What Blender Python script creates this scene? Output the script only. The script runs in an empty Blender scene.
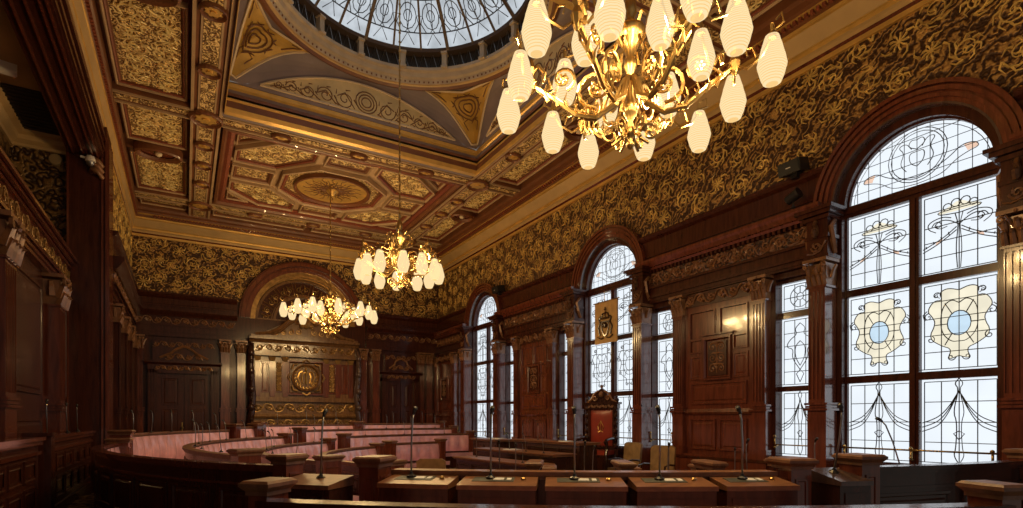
import bpy, math, random
from mathutils import Matrix, Vector
random.seed(7)
PI=math.pi
sin,cos=math.sin,math.cos
# ------------------------------------------------------------------ camera, world, exposure
S=bpy.context.scene
S.view_settings.view_transform='Standard'; S.view_settings.look='None'
S.view_settings.gamma=1.0; S.view_settings.use_curve_mapping=False
S.view_settings.exposure=0.0
cam=bpy.data.cameras.new('camera'); camo=bpy.data.objects.new('camera',cam)
S.collection.objects.link(camo); S.camera=camo
camo.location=(0,0,1.6); camo.rotation_euler=(PI/2,0,math.radians(-30.67))
cam.sensor_width=36; cam.sensor_fit='HORIZONTAL'; cam.lens=36*550.6/1023
cam.shift_y=(419-254)/1023; cam.clip_start=0.05; cam.clip_end=200
W=bpy.data.worlds.new('world'); S.world=W; W.use_nodes=True
bg=W.node_tree.nodes['Background']; bg.inputs[0].default_value=(1.0,0.88,0.76,1); bg.inputs[1].default_value=0.16
LAMP_W=54.0       # watts of each chandelier bulb
PANE=1.15        # brightness of the daylit glass

# ------------------------------------------------------------------ materials
def newmat(name):
    m=bpy.data.materials.new(name); m.use_nodes=True
    nt=m.node_tree; return m,nt,nt.nodes['Principled BSDF']
def N(nt,t,**k):
    n=nt.nodes.new(t)
    for a,b in k.items():
        if a.startswith('i_'):
            key=a[2:]; key=int(key) if key.isdigit() else key.replace('_',' ')
            n.inputs[key].default_value=b
        else: setattr(n,a,b)
    return n
def coords(nt,kind='Object',scale=(1,1,1)):
    tc=N(nt,'ShaderNodeTexCoord'); mp=N(nt,'ShaderNodeMapping'); mp.inputs['Scale'].default_value=scale
    nt.links.new(tc.outputs[kind],mp.inputs[0]); return mp.outputs[0]
def ramp(nt,fac,stops):
    r=N(nt,'ShaderNodeValToRGB'); e=r.color_ramp.elements
    while len(e)<len(stops): e.new(0.5)
    for el,(p,c) in zip(e,stops): el.position=p; el.color=(*c,1)
    nt.links.new(fac,r.inputs[0]); return r.outputs[0]
def bump(nt,h,bs,strength=0.5,dist=0.02):
    b=N(nt,'ShaderNodeBump'); b.inputs['Strength'].default_value=strength; b.inputs['Distance'].default_value=dist
    nt.links.new(h,b.inputs['Height']); nt.links.new(b.outputs[0],bs.inputs['Normal'])
def wood(name,dark,light,rough=0.28,grain=1.0,coat=0.3,axis=2):
    m,nt,b=newmat(name)
    sc=[6,6,6]; sc[axis]=0.7
    n=N(nt,'ShaderNodeTexNoise',i_Scale=2.5*grain,i_Detail=6.0,i_Roughness=0.62,i_Distortion=0.6)
    nt.links.new(coords(nt,'Object',sc),n.inputs['Vector'])
    c=ramp(nt,n.outputs[0],[(0.3,dark),(0.7,light)])
    nt.links.new(c,b.inputs['Base Color']); b.inputs['Roughness'].default_value=rough
    b.inputs['Coat Weight'].default_value=coat; b.inputs['Coat Roughness'].default_value=0.09
    bump(nt,n.outputs[0],b,0.12,0.004)
    return m
def plain(name,col,rough=0.5,metal=0.0,coat=0.0,noise=0.0,nscale=8):
    m,nt,b=newmat(name)
    b.inputs['Roughness'].default_value=rough; b.inputs['Metallic'].default_value=metal; b.inputs['Coat Weight'].default_value=coat
    n=N(nt,'ShaderNodeTexNoise',i_Scale=float(nscale),i_Detail=3.0)
    nt.links.new(coords(nt),n.inputs['Vector'])
    lo=tuple(x*(1-noise) for x in col); hi=tuple(min(1,x*(1+noise)) for x in col)
    nt.links.new(ramp(nt,n.outputs[0],[(0.3,lo),(0.7,hi)]),b.inputs['Base Color'])
    return m
def emit(name,col,s,vary=0.0,scale=3):
    m=bpy.data.materials.new(name); m.use_nodes=True; nt=m.node_tree; nt.nodes.clear()
    o=N(nt,'ShaderNodeOutputMaterial'); e=N(nt,'ShaderNodeEmission'); e.inputs[1].default_value=s
    n=N(nt,'ShaderNodeTexNoise',i_Scale=float(scale),i_Detail=2.0); nt.links.new(coords(nt),n.inputs['Vector'])
    lo=tuple(x*(1-vary) for x in col)
    nt.links.new(ramp(nt,n.outputs[0],[(0.35,lo),(0.65,col)]),e.inputs[0]); nt.links.new(e.outputs[0],o.inputs[0]); return m
def relief(name,dark,mid,lite,scale,metal=0.55,rough=0.38,depth=0.03,bs=0.9,dist=2.2,lines=5.0):
    """leafy scroll relief: distorted voronoi cells with ringed leaves inside"""
    m,nt,b=newmat(name)
    co=coords(nt)
    nz=N(nt,'ShaderNodeTexNoise',i_Scale=scale*0.55,i_Detail=2.0); nt.links.new(co,nz.inputs['Vector'])
    mx=N(nt,'ShaderNodeVectorMath',operation='MULTIPLY_ADD'); mx.inputs[1].default_value=(dist/scale,)*3
    nt.links.new(nz.outputs['Color'],mx.inputs[0]); nt.links.new(co,mx.inputs[2])
    v=N(nt,'ShaderNodeTexVoronoi',i_Scale=float(scale)); nt.links.new(mx.outputs[0],v.inputs['Vector'])
    w=N(nt,'ShaderNodeMath',operation='MULTIPLY'); w.inputs[1].default_value=lines*2.2; nt.links.new(v.outputs['Distance'],w.inputs[0])
    s=N(nt,'ShaderNodeMath',operation='SINE'); nt.links.new(w.outputs[0],s.inputs[0])
    h=N(nt,'ShaderNodeMath',operation='MULTIPLY_ADD'); h.inputs[1].default_value=0.5; h.inputs[2].default_value=0.5; nt.links.new(s.outputs[0],h.inputs[0])
    n2=N(nt,'ShaderNodeTexNoise',i_Scale=scale*3.5,i_Detail=3.0); nt.links.new(co,n2.inputs['Vector'])
    a=N(nt,'ShaderNodeMath',operation='MULTIPLY_ADD'); a.inputs[1].default_value=0.55; nt.links.new(n2.outputs[0],a.inputs[0])
    hh=N(nt,'ShaderNodeMath',operation='MULTIPLY'); hh.inputs[1].default_value=0.7; nt.links.new(h.outputs[0],hh.inputs[0]); nt.links.new(hh.outputs[0],a.inputs[2])
    c=ramp(nt,a.outputs[0],[(0.28,dark),(0.5,mid),(0.82,lite)])
    nt.links.new(c,b.inputs['Base Color']); b.inputs['Roughness'].default_value=rough; b.inputs['Metallic'].default_value=metal
    bump(nt,a.outputs[0],b,bs,depth)
    return m
def swirl(name,dark,mid,lite,sc=1.35):
    """foliage wallpaper: strongly distorted bands make curling leaves, small cells make the flower heads"""
    m,nt,b=newmat(name); co=coords(nt)
    w=N(nt,'ShaderNodeTexWave',wave_type='RINGS',i_Scale=sc,i_Distortion=17.0,i_Detail=3.0); w.inputs['Detail Scale'].default_value=1.5; w.inputs['Detail Roughness'].default_value=0.62
    nt.links.new(co,w.inputs['Vector'])
    v=N(nt,'ShaderNodeTexVoronoi',i_Scale=2.1); nt.links.new(co,v.inputs['Vector'])
    n2=N(nt,'ShaderNodeTexNoise',i_Scale=22.0,i_Detail=3.0); nt.links.new(co,n2.inputs['Vector'])
    r=N(nt,'ShaderNodeMapRange'); r.inputs['From Min'].default_value=0.05; r.inputs['From Max'].default_value=0.32; r.inputs['To Min'].default_value=0.32; r.inputs['To Max'].default_value=-0.05
    nt.links.new(v.outputs['Distance'],r.inputs['Value'])
    a=N(nt,'ShaderNodeMath',operation='MULTIPLY_ADD'); a.inputs[1].default_value=0.62; nt.links.new(w.outputs['Fac'],a.inputs[0]); nt.links.new(r.outputs[0],a.inputs[2])
    c_=N(nt,'ShaderNodeMath',operation='MULTIPLY_ADD'); c_.inputs[1].default_value=0.75; nt.links.new(n2.outputs[0],c_.inputs[0]); nt.links.new(a.outputs[0],c_.inputs[2])
    d=N(nt,'ShaderNodeMath',operation='SUBTRACT'); d.inputs[1].default_value=0.2; nt.links.new(c_.outputs[0],d.inputs[0])
    nt.links.new(ramp(nt,d.outputs[0],[(0.30,dark),(0.52,mid),(0.86,lite)]),b.inputs['Base Color'])
    b.inputs['Metallic'].default_value=0.35; b.inputs['Roughness'].default_value=0.42
    bump(nt,d.outputs[0],b,0.8,0.03); return m
M={}
M['wood']=wood('dark_mahogany',(0.030,0.008,0.005),(0.080,0.021,0.011),0.26,coat=0.2)
M['wood'].node_tree.nodes['Principled BSDF'].inputs['Specular IOR Level'].default_value=0.35
M['woodred']=wood('red_mahogany',(0.075,0.017,0.010),(0.180,0.046,0.023),0.22,coat=0.9)
M['woodlite']=wood('light_oak_top',(0.13,0.05,0.022),(0.29,0.125,0.055),0.38,axis=0,coat=.1)  # light brown wood; stepped table tops use it to paint in reflected light
M['woodcap']=wood('brown_post_cap',(0.10,0.042,0.024),(0.22,0.10,0.055),0.45,coat=0.0)
M['woodblack']=wood('black_oak',(0.022,0.008,0.006),(0.05,0.018,0.011),0.22)
M['carved']=relief('carved_mahogany',(0.018,0.006,0.004),(0.07,0.022,0.011),(0.20,0.085,0.04),9,0.0,0.3,0.03,0.9)
M['carvedlit']=relief('carved_brown_panel',(0.03,0.012,0.006),(0.14,0.05,0.02),(0.38,0.17,0.07),12,0.1,0.32,0.02,0.9)
M['ornament']=plain('carved_scroll_wood',(0.24,0.115,0.055),0.3,0.1,0.3,0.3)
M['gilt']=plain('gilt_scroll',(0.62,0.38,0.12),0.34,0.75,0,0.25)
M['giltdim']=plain('aged_gilt_scroll',(0.34,0.20,0.07),0.36,0.55,0,0.35)
M['wallpaper']=swirl('embossed_gilt_wallpaper',(0.055,0.025,0.014),(0.16,0.078,0.03),(0.58,0.35,0.12),2.6)
M['goldrelief']=relief('gold_relief_panel',(0.12,0.05,0.018),(0.50,0.30,0.10),(0.90,0.64,0.28),12,0.12,0.4,0.035,1.0)
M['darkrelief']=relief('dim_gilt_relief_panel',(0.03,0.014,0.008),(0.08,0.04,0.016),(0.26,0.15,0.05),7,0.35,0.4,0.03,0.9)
M['ceilbrown']=plain('ceiling_brown',(0.17,0.062,0.026),0.45,0.0,0.1,0.2,3)
M['ceiltan']=plain('ceiling_tan',(0.42,0.28,0.16),0.5,0,0,0.12,3)
M['goldpaint']=plain('gold_paint',(0.66,0.40,0.11),0.38,0.4,0,0.15,4)
M['cove']=plain('ochre_cove',(0.50,0.335,0.15),0.5,0.1,0,0.1,2)
M['cream']=plain('cream_trim',(0.66,0.52,0.34),0.5,0,0,0.08,4)
M['redrope']=plain('red_rope',(0.21,0.055,0.03),0.45,0,0,0.3,20)
M['ochrefield']=plain('pale_ochre_painted',(0.62,0.46,0.22),0.5,0.1,0,0.22,2)
M['mauve']=plain('mauve_plaster',(0.21,0.16,0.165),0.55,0,0,0.15,2)
M['ochre']=plain('ochre_painted',(0.50,0.30,0.06),0.5,0.15,0,0.25,3)
M['stencil']=plain('stencil_brown',(0.17,0.075,0.03),0.5,0,0,0.1)
M['stone']=plain('pale_ring_stone',(0.44,0.35,0.25),0.5,0,0,0.12,5)
M['screenwood']=wood('golden_brown_oak',(0.10,0.045,0.018),(0.22,0.11,0.045),0.25)
M['brass']=plain('brass',(0.46,0.31,0.125),0.34,1.0,0,0.15)
M['leather']=plain('crimson_leather_painted_sheen',(0.68,0.37,0.47),0.25,0.0,0.7,0.2,5)  # window sheen on crimson leather painted into an even pale pink base
M['redleather']=plain('red_leather',(0.27,0.035,0.022),0.35,0,0.3,0.15,5)
M['blackm']=plain('black_plastic',(0.012,0.012,0.014),0.35)
M['steel']=plain('grey_metal',(0.30,0.30,0.31),0.3,0.8)
M['white']=plain('white_plastic',(0.75,0.72,0.66),0.4)
M['paper']=plain('paper',(0.75,0.77,0.80),0.6)
M['blotter']=plain('dark_green_leather',(0.05,0.055,0.045),0.6,0,0,0.3,10)
M['tanchair']=plain('tan_upholstery',(0.27,0.16,0.07),0.5,0,0,0.2,10)
M['lead']=plain('lead_came',(0.03,0.032,0.035),0.5)
M['ironrib']=plain('dark_dome_rib',(0.075,0.05,0.04),0.45,0.3)
M['soffit']=plain('beige_soffit',(0.40,0.27,0.12),0.6,0,0,0.12,1.5)
M['grille']=plain('dark_grille',(0.03,0.022,0.015),0.6)
M['carpet']=relief('patterned_carpet',(0.02,0.015,0.012),(0.10,0.05,0.03),(0.34,0.27,0.16),6,0,0.9,0.004,0.3)
M['pane']=emit('daylit_white_glass',(0.80,0.86,0.92),PANE,0.07,1.5)
M['pane_yellow']=emit('daylit_amber_glass',(0.90,0.84,0.66),PANE*0.95,0.12,5)
M['pane_blue']=emit('daylit_blue_glass',(0.62,0.80,0.95),PANE*0.9,0.1,6)
M['pane_pink']=emit('daylit_pink_glass',(0.95,0.66,0.50),PANE*0.85,0.1,5)
M['domeglass']=emit('daylit_dome_glass',(0.70,0.76,0.82),0.85,0.25,4)
def shade_mat():
    m=bpy.data.materials.new('ribbed_opal_shade'); m.use_nodes=True; nt=m.node_tree; nt.nodes.clear()
    o=N(nt,'ShaderNodeOutputMaterial'); e=N(nt,'ShaderNodeEmission'); t=N(nt,'ShaderNodeBsdfTransparent'); mx=N(nt,'ShaderNodeMixShader')
    w=N(nt,'ShaderNodeTexWave',bands_direction='Z',i_Scale=19.0,i_Distortion=0.2); nt.links.new(coords(nt),w.inputs['Vector'])
    c=ramp(nt,w.outputs[0],[(0.05,(0.92,0.60,0.24)),(0.40,(1.0,0.82,0.50))])
    nt.links.new(c,e.inputs[0]); e.inputs[1].default_value=1.2
    t.inputs[0].default_value=(1,0.84,0.55,1); mx.inputs[0].default_value=0.62
    nt.links.new(t.outputs[0],mx.inputs[1]); nt.links.new(e.outputs[0],mx.inputs[2]); nt.links.new(mx.outputs[0],o.inputs[0]); return m
M['shade']=shade_mat()

# ------------------------------------------------------------------ mesh builder
COL=S.collection
class MB:
    def __init__(s): s.v=[];s.f=[];s.m=[];s.cur=0;s.X=Matrix.Identity(4)
    def add(s,vs,fs):
        o=len(s.v)
        s.v.extend([tuple(s.X@Vector(p)) for p in vs])
        for f in fs: s.f.append([o+i for i in f]); s.m.append(s.cur)
        return s
    def box(s,x0,x1,y0,y1,z0,z1):
        if x0>x1:x0,x1=x1,x0
        if y0>y1:y0,y1=y1,y0
        if z0>z1:z0,z1=z1,z0
        return s.add([(x0,y0,z0),(x1,y0,z0),(x1,y1,z0),(x0,y1,z0),(x0,y0,z1),(x1,y0,z1),(x1,y1,z1),(x0,y1,z1)],
          [(0,3,2,1),(4,5,6,7),(0,1,5,4),(1,2,6,5),(2,3,7,6),(3,0,4,7)])
    def frus(s,x0,x1,y0,y1,z0,z1,d):   # box whose top is larger by d on every side
        return s.add([(x0,y0,z0),(x1,y0,z0),(x1,y1,z0),(x0,y1,z0),(x0-d,y0-d,z1),(x1+d,y0-d,z1),(x1+d,y1+d,z1),(x0-d,y1+d,z1)],
          [(0,3,2,1),(4,5,6,7),(0,1,5,4),(1,2,6,5),(2,3,7,6),(3,0,4,7)])
    def lathe(s,prof,c=(0,0,0),n=16,sx=1,sy=1,cap=True,a0=0,a1=2*PI):
        full=abs(a1-a0-2*PI)<1e-6
        k=n if full else n+1
        vs=[];fs=[]
        for r,z in prof:
            for i in range(k):
                a=a0+(a1-a0)*i/n; vs.append((c[0]+r*cos(a)*sx,c[1]+r*sin(a)*sy,c[2]+z))
        for j in range(len(prof)-1):
            for i in range(n):
                i2=(i+1)%k if full else i+1
                fs.append((j*k+i,j*k+i2,(j+1)*k+i2,(j+1)*k+i))
        if cap and full:
            fs.append(tuple(range(k))[::-1]); fs.append(tuple((len(prof)-1)*k+i for i in range(k)))
        return s.add(vs,fs)
    def tube(s,pts,r,n=5,closed=False,taper=None):
        P=[Vector(p) for p in pts]; L=len(P); vs=[];fs=[]
        up=Vector((0.13,0.31,0.94)).normalized(); prev=None
        for i,p in enumerate(P):
            if closed: t=P[(i+1)%L]-P[i-1]
            else: t=P[min(i+1,L-1)]-P[max(i-1,0)]
            if t.length<1e-9: t=Vector((0,0,1))
            t.normalize()
            if prev is None:
                a=t.cross(up); 
                if a.length<0.05: a=t.cross(Vector((1,0,0)))
            else: a=prev-t*prev.dot(t)
            if a.length<1e-6: a=t.cross(Vector((1,0,0)))
            a.normalize(); prev=a; b=t.cross(a)
            rr=r if taper is None else r*(taper[0]+(taper[1]-taper[0])*i/max(1,L-1))
            for k in range(n):
                an=2*PI*k/n+PI/n; vs.append(tuple(p+a*(rr*cos(an))+b*(rr*sin(an))))
        for i in range(L if closed else L-1):
            j=(i+1)%L
            for k in range(n):
                k2=(k+1)%n; fs.append((i*n+k,i*n+k2,j*n+k2,j*n+k))
        if not closed:
            fs.append(tuple(range(n))[::-1]); fs.append(tuple((L-1)*n+k for k in range(n)))
        return s.add(vs,fs)
    def ball(s,c,r,n=8,m=5,sz=1.0):
        prof=[(max(1e-4,r*sin(PI*j/m)),-r*sz*cos(PI*j/m)) for j in range(m+1)]
        return s.lathe(prof,c,n,cap=False)
    def poly(s,pts,d0,d1,fn):   # extruded 2-D polygon; fn(u,v,w)->xyz
        k=len(pts)
        vs=[fn(u,v,d0) for u,v in pts]+[fn(u,v,d1) for u,v in pts]
        return s.add(vs,[tuple(range(k))[::-1],tuple(range(k,2*k))]+[(i,(i+1)%k,k+(i+1)%k,k+i) for i in range(k)])
    def mold(s,pts,prof,fn,closed=True):
        """sweep profile [(inward offset, height)] round a polygon (counter-clockwise) with mitres"""
        k=len(pts); V=[Vector((p[0],p[1])) for p in pts]; dirs=[]
        for i in range(k):
            def nrm(a,b):
                d=(b-a).normalized(); return Vector((-d.y,d.x))
            if closed or 0<i<k-1:
                n1=nrm(V[i-1],V[i]); n2=nrm(V[i],V[(i+1)%k]); 
            elif i==0: n1=n2=nrm(V[0],V[1])
            else: n1=n2=nrm(V[k-2],V[k-1])
            b=n1+n2
            if b.length<1e-6:b=n1
            b=b/ max(0.3,(b.length**2)/2)
            dirs.append(b)
        vs=[];P=len(prof)
        for i in range(k):
            for o,h in prof:
                q=V[i]+dirs[i]*o; vs.append(fn(q.x,q.y,h))
        fs=[]
        for i in range(k if closed else k-1):
            j=(i+1)%k
            for a in range(P-1): fs.append((i*P+a,j*P+a,j*P+a+1,i*P+a+1))
        if not closed:
            fs.append(tuple(range(P))); fs.append(tuple((k-1)*P+a for a in range(P))[::-1])
        return s.add(vs,fs)
    def arc(s,R0,R1,z0,z1,a0,a1,n=None,c=None,zz=None):
        """annular block round the chamber's centre; angles in degrees; zz=(z at R0, z at R1) for a sloped top"""
        c=c or CC
        n=n or max(2,int(abs(a1-a0)/2.0)+1)
        vs=[];fs=[]
        t0,t1=(z1,z1) if zz is None else zz
        for i in range(n+1):
            a=math.radians(a0+(a1-a0)*i/n); ca,sa=cos(a),sin(a)
            vs+= [(c[0]+R0*ca,c[1]+R0*sa,z0),(c[0]+R1*ca,c[1]+R1*sa,z0),(c[0]+R1*ca,c[1]+R1*sa,t1),(c[0]+R0*ca,c[1]+R0*sa,t0)]
        for i in range(n):
            p=i*4;q=p+4
            for k in range(4): k2=(k+1)%4; fs.append((p+k,p+k2,q+k2,q+k))
        fs.append((3,2,1,0)); fs.append((n*4,n*4+1,n*4+2,n*4+3))
        return s.add(vs,fs)
    def build(s,name,mat,parent=None,smooth=False,loc=None,rot=0):
        me=bpy.data.meshes.new(name); 
        off=Vector((0,0,0)); 
        me.from_pydata(s.v,[],s.f)
        mats=mat if isinstance(mat,(list,tuple)) else [mat]
        for x in mats: me.materials.append(M[x] if isinstance(x,str) else x)
        if len(mats)>1: me.polygons.foreach_set('material_index',s.m)
        if smooth: me.polygons.foreach_set('use_smooth',[True]*len(s.f))
        import bmesh
        bm=bmesh.new(); bm.from_mesh(me); bmesh.ops.recalc_face_normals(bm,faces=bm.faces); bm.to_mesh(me); bm.free()
        o=bpy.data.objects.new(name,me); COL.objects.link(o)
        if parent is not None:
            o.parent=parent
            if loc is None and is_world(parent): o.location=-root_off(parent)
        if loc is not None: o.location=loc
        if rot: o.rotation_euler[2]=rot
        return o
def is_world(p):
    while p.parent is not None: p=p.parent
    return bool(p.get('world_built'))
def root_off(p):
    # children built in world coordinates under an Empty standing elsewhere
    q=Vector((0,0,0)); 
    while p is not None: q+=Vector(p.location); p=p.parent
    return q
def tag(o,label=None,cat=None,group=None,kind=None):
    if label:o['label']=label
    if cat:o['category']=cat
    if group:o['group']=group
    if kind:o['kind']=kind
    return o
def empty(name,loc,label,cat,group=None,rot=0,world=False,kind=None):
    o=bpy.data.objects.new(name,None); COL.objects.link(o); o.location=loc; o.rotation_euler[2]=rot
    o.empty_display_size=0.1
    tag(o,label,cat,group,kind)
    if world:o['world_built']=1
    return o
def copy_tree(o,parent=None):
    c=o.copy(); COL.objects.link(c); c.parent=parent
    for ch in list(o.children): copy_tree(ch,c)
    return c
IDF=lambda u,v,w:(u,v,w)
WALLF=lambda u,v,w:(u,-w,v)      # local wall frame: x along, -y towards the room, z up
CC=(6.55,9.3)
def spiral(c,r,turns,a0,dirn=1,n=None,shrink=0.12):
    n=n or int(turns*12)+3
    out=[]
    for i in range(n):
        t=i/(n-1); rr=r*(1-(1-shrink)*t); a=a0+dirn*turns*2*PI*t
        out.append((c[0]+rr*cos(a),c[1]+rr*sin(a)))
    return out
def scroll_band(mb,x0,x1,z0,z1,w,fn=WALLF,r=0.014,rate=1.0):
    """running acanthus scroll between x0..x1 in a band z0..z1, standing w proud of the wall"""
    h=z1-z0; step=h*1.05/rate; n=max(1,int(round((x1-x0)/step))); step=(x1-x0)/n
    zc=(z0+z1)/2; rr=h*0.36
    for i in range(n):
        cx=x0+(i+.5)*step; d=1 if i%2 else -1
        sp=spiral((cx,zc-d*h*0.04),rr,1.5,PI if d>0 else PI,-d)
        mb.tube([fn(u,v,w) for u,v in sp],r,4,taper=(1.2,0.6))
        mb.tube([fn(cx-step/2,zc+d*h*.34,w),fn(cx-step*.2,zc+d*h*.44,w),fn(cx+step*.2,zc+d*h*.3,w),fn(cx+step/2,zc-d*h*.34,w)],r*.9,4)
        for k in range(3):
            a=k*2.1+i
            p=(cx+rr*1.05*cos(a),zc+rr*1.05*sin(a))
            q=(cx+rr*.55*cos(a+.7),zc+rr*.55*sin(a+.7))
            mb.tube([fn(p[0],p[1],w),fn((p[0]+q[0])/2,(p[1]+q[1])/2,w*1.02+r),fn(q[0],q[1],w)],r*1.7,4,taper=(.3,1.1))
def foliage_panel(mb,x0,x1,z0,z1,w,fn=WALLF,r=0.012):
    """symmetrical carved arabesque filling a panel"""
    cx=(x0+x1)/2; hw=(x1-x0)/2; rows=max(1,int(round((z1-z0)/(hw*0.95))))
    st=(z1-z0)/rows
    mb.tube([fn(cx,z0+.02,w),fn(cx,z1-.02,w)],r,4)
    for i in range(rows):
        zc=z0+(i+.5)*st
        for sg in (-1,1):
            sp=spiral((cx+sg*hw*.5,zc),min(hw*.44,st*.44),1.4,PI if sg>0 else 0,(1 if i%2 else -1)*sg)
            mb.tube([fn(u,v,w) for u,v in sp],r,4,taper=(1.2,.6))
            mb.tube([fn(cx,zc+st*.4,w),fn(cx+sg*hw*.35,zc+st*.45,w+r),fn(cx+sg*hw*.8,zc+st*.35,w)],r*1.5,4,taper=(1.2,.3))
def rosette(mb,c,r,w,fn,petals=8,h=0.03):
    u0,v0=c
    for k in range(petals):
        a=2*PI*k/petals
        mb.tube([fn(u0+r*.2*cos(a),v0+r*.2*sin(a),w+h*.6),fn(u0+r*.6*cos(a),v0+r*.6*sin(a),w+h),fn(u0+r*.95*cos(a),v0+r*.95*sin(a),w)],r*.2,5,taper=(.6,.9))
    ring=[(u0+r*.16*cos(i*PI/4),v0+r*.16*sin(i*PI/4)) for i in range(8)]
    mb.poly(ring,w,w+h*1.5,fn)
def circ(c,r,n=24,sx=1,sy=1,a0=0): return [(c[0]+r*sx*cos(a0+2*PI*i/n),c[1]+r*sy*sin(a0+2*PI*i/n)) for i in range(n)]
def rect(x0,x1,y0,y1): return [(x0,y0),(x1,y0),(x1,y1),(x0,y1)]
def off(pts,d):
    k=len(pts);V=[Vector(p) for p in pts];out=[]
    for i in range(k):
        a=(V[i]-V[i-1]).normalized();b=(V[(i+1)%k]-V[i]).normalized()
        n=Vector((-a.y,a.x))+Vector((-b.y,b.x)); n=n/max(.3,n.length**2/2); q=V[i]+n*d; out.append((q.x,q.y))
    return out

# ================================================================== ROOM SHELL
XL,XR,YB,YN=-1.29,8.0,18.8,-1.2     # left wall, right (window) wall, far wall, near end
ZW=6.8                              # foot of the gilt cornice
WIN=[15.10,9.28,3.46]               # centres of the arched windows along the right wall
ZD=5.2                              # foot of the wallpaper
# ---- floor with the raised tiers of the horseshoe
fl=MB(); fl.box(-2.7,8.4,YN,19.3,-0.15,0.0); floor=tag(fl.build('floor','carpet'),kind='structure')
for R0,R1,z in ((7.62,8.1,.38),(6.6,7.5,.30),(5.6,6.58,.18),(4.6,5.58,.08)):
    t=MB(); t.arc(R0,R1,-0.01,z,97,262,60); t.build('tier','carpet',floor)
def paper_vines(mb,u0,u1,v0,v1,fn,skip,seed=1,st=.40,r=.011):
    """raised gilt vines, leaves and flower heads of the embossed wallpaper"""
    rn=random.Random(seed)
    nu=max(1,int((u1-u0)/st)); nv=max(1,int((v1-v0)/st)); su=(u1-u0)/nu; sv=(v1-v0)/nv
    for i in range(nu):
        for j in range(nv):
            cx=u0+(i+.5)*su+rn.uniform(-.05,.05); cz=v0+(j+.5)*sv+(.25*sv if i%2 else -.1*sv)*(1 if v1-v0>sv*1.2 else 0)
            if skip(cx,cz): continue
            q=rn.uniform(.85,1.12); a=rn.uniform(0,6.28)
            if (i+2*j)%3==0:
                for k in range(9):
                    t=a+k*2*PI/9
                    mb.tube([fn(cx+.025*cos(t),cz+.025*sin(t),.012),fn(cx+.075*q*cos(t+.15),cz+.075*q*sin(t+.15),.018),fn(cx+.12*q*cos(t),cz+.12*q*sin(t),.004)],r*1.5,4,taper=(.6,1.0))
                mb.poly(circ((cx,cz),.026,6),0,.02,fn)
                for k in range(4):
                    t=a+k*PI/2; mb.tube([fn(cx+.13*cos(t),cz+.13*sin(t),.004),fn(cx+.19*cos(t+.35),cz+.19*sin(t+.35),.014),fn(cx+.22*cos(t+.75),cz+.22*sin(t+.75),.004)],r*1.6,4,taper=(1.1,.3))
            else:
                d=1 if rn.random()<.5 else -1
                sp=spiral((cx,cz),.155*q,1.5,a,d,16)
                mb.tube([fn(x,z,.008) for x,z in sp],r,4,taper=(1.3,.6))
                for k in range(7):
                    t=a+d*k*.85; R_=.15*q*(1-.06*k)
                    mb.tube([fn(cx+R_*cos(t),cz+R_*sin(t),.006),fn(cx+(R_+.05)*cos(t+.3*d),cz+(R_+.05)*sin(t+.3*d),.016),fn(cx+(R_+.065)*cos(t+.75*d),cz+(R_+.065)*sin(t+.75*d),.004)],r*1.7,4,taper=(1.1,.3))
                for k in range(3):
                    t=a+k*2.1; mb.tube([fn(cx,cz,.006),fn(cx+.04*cos(t),cz+.04*sin(t),.014),fn(cx+.07*cos(t+.5),cz+.07*sin(t+.5),.004)],r*1.4,4,taper=(1.1,.4))
M['giltceil']=plain('ceiling_gilt_relief',(0.92,0.66,0.30),0.4,0.15,0,0.25,6)
M['giltpaper']=plain('gilt_paper_relief',(0.74,0.47,0.15),0.42,0.15,0,0.5,5)
# ---- right wall
def wall_columns(mb,y0,y1,z0f,z1f,x0,x1,n):
    for i in range(n):
        a=y0+(y1-y0)*i/n;b=y0+(y1-y0)*(i+1)/n
        za=z0f(a);zb=z0f(b);ta=z1f(a);tb=z1f(b)
        mb.add([(x0,a,za),(x1,a,za),(x1,b,zb),(x0,b,zb),(x0,a,ta),(x1,a,ta),(x1,b,tb),(x0,b,tb)],
           [(0,3,2,1),(4,5,6,7),(0,1,5,4),(1,2,6,5),(2,3,7,6),(3,0,4,7)])
AR=0.97; ZS=4.58       # arch reveal radius and springing
wr=MB(); wp=MB()
edges=[]
ys=[YN]
for c in sorted(WIN):
    for s_,h in ((-1,0.53),(0,0),(1,0.53)): pass
opens=[]
for c in WIN: opens.append((c-AR,c+AR,'arch',c))
BAYS=[(WIN[1]+WIN[0])/2,(WIN[2]+WIN[1])/2]
NARW=[]
for b in (WIN[2]-5.84/2,BAYS[1],BAYS[0],WIN[0]+5.84/2):
    for sg in (-1,1):
        c=b+sg*1.335
        if c<18.5 and c>0: NARW.append(c)
for c in NARW: opens.append((c-.37,c+.37,'rect',c))
opens.sort(); y=YN
for a,b,k,c in opens:
    wr.box(XR,8.45,y,a,0,ZD); 
    wr.box(XR,8.45,a,b,0,1.0)
    if k=='arch': wall_columns(wr,a,b,lambda q:ZS+math.sqrt(max(0,AR*AR-(q-c)**2)),lambda q:max(ZD,ZS+math.sqrt(max(0,AR*AR-(q-c)**2))+.005),XR,8.45,28)
    else: wr.box(XR,8.45,a,b,3.78,ZD)
    y=b
wr.box(XR,8.45,y,YB+.4,0,ZD)
wall_right=tag(wr.build('wall_right','wood'),kind='structure')
y=YN
for c in sorted(WIN):
    wp.box(XR,8.45,y,c-AR,ZD,ZW+.1)
    wall_columns(wp,c-AR,c+AR,lambda q:max(ZD,ZS+math.sqrt(max(0,AR*AR-(q-c)**2))+.005),lambda q:ZW+.1,XR,8.45,28); y=c+AR
wp.box(XR,8.45,y,YB+.4,ZD,ZW+.1)
wpo=wp.build('wallpaper','wallpaper',wall_right)
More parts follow.
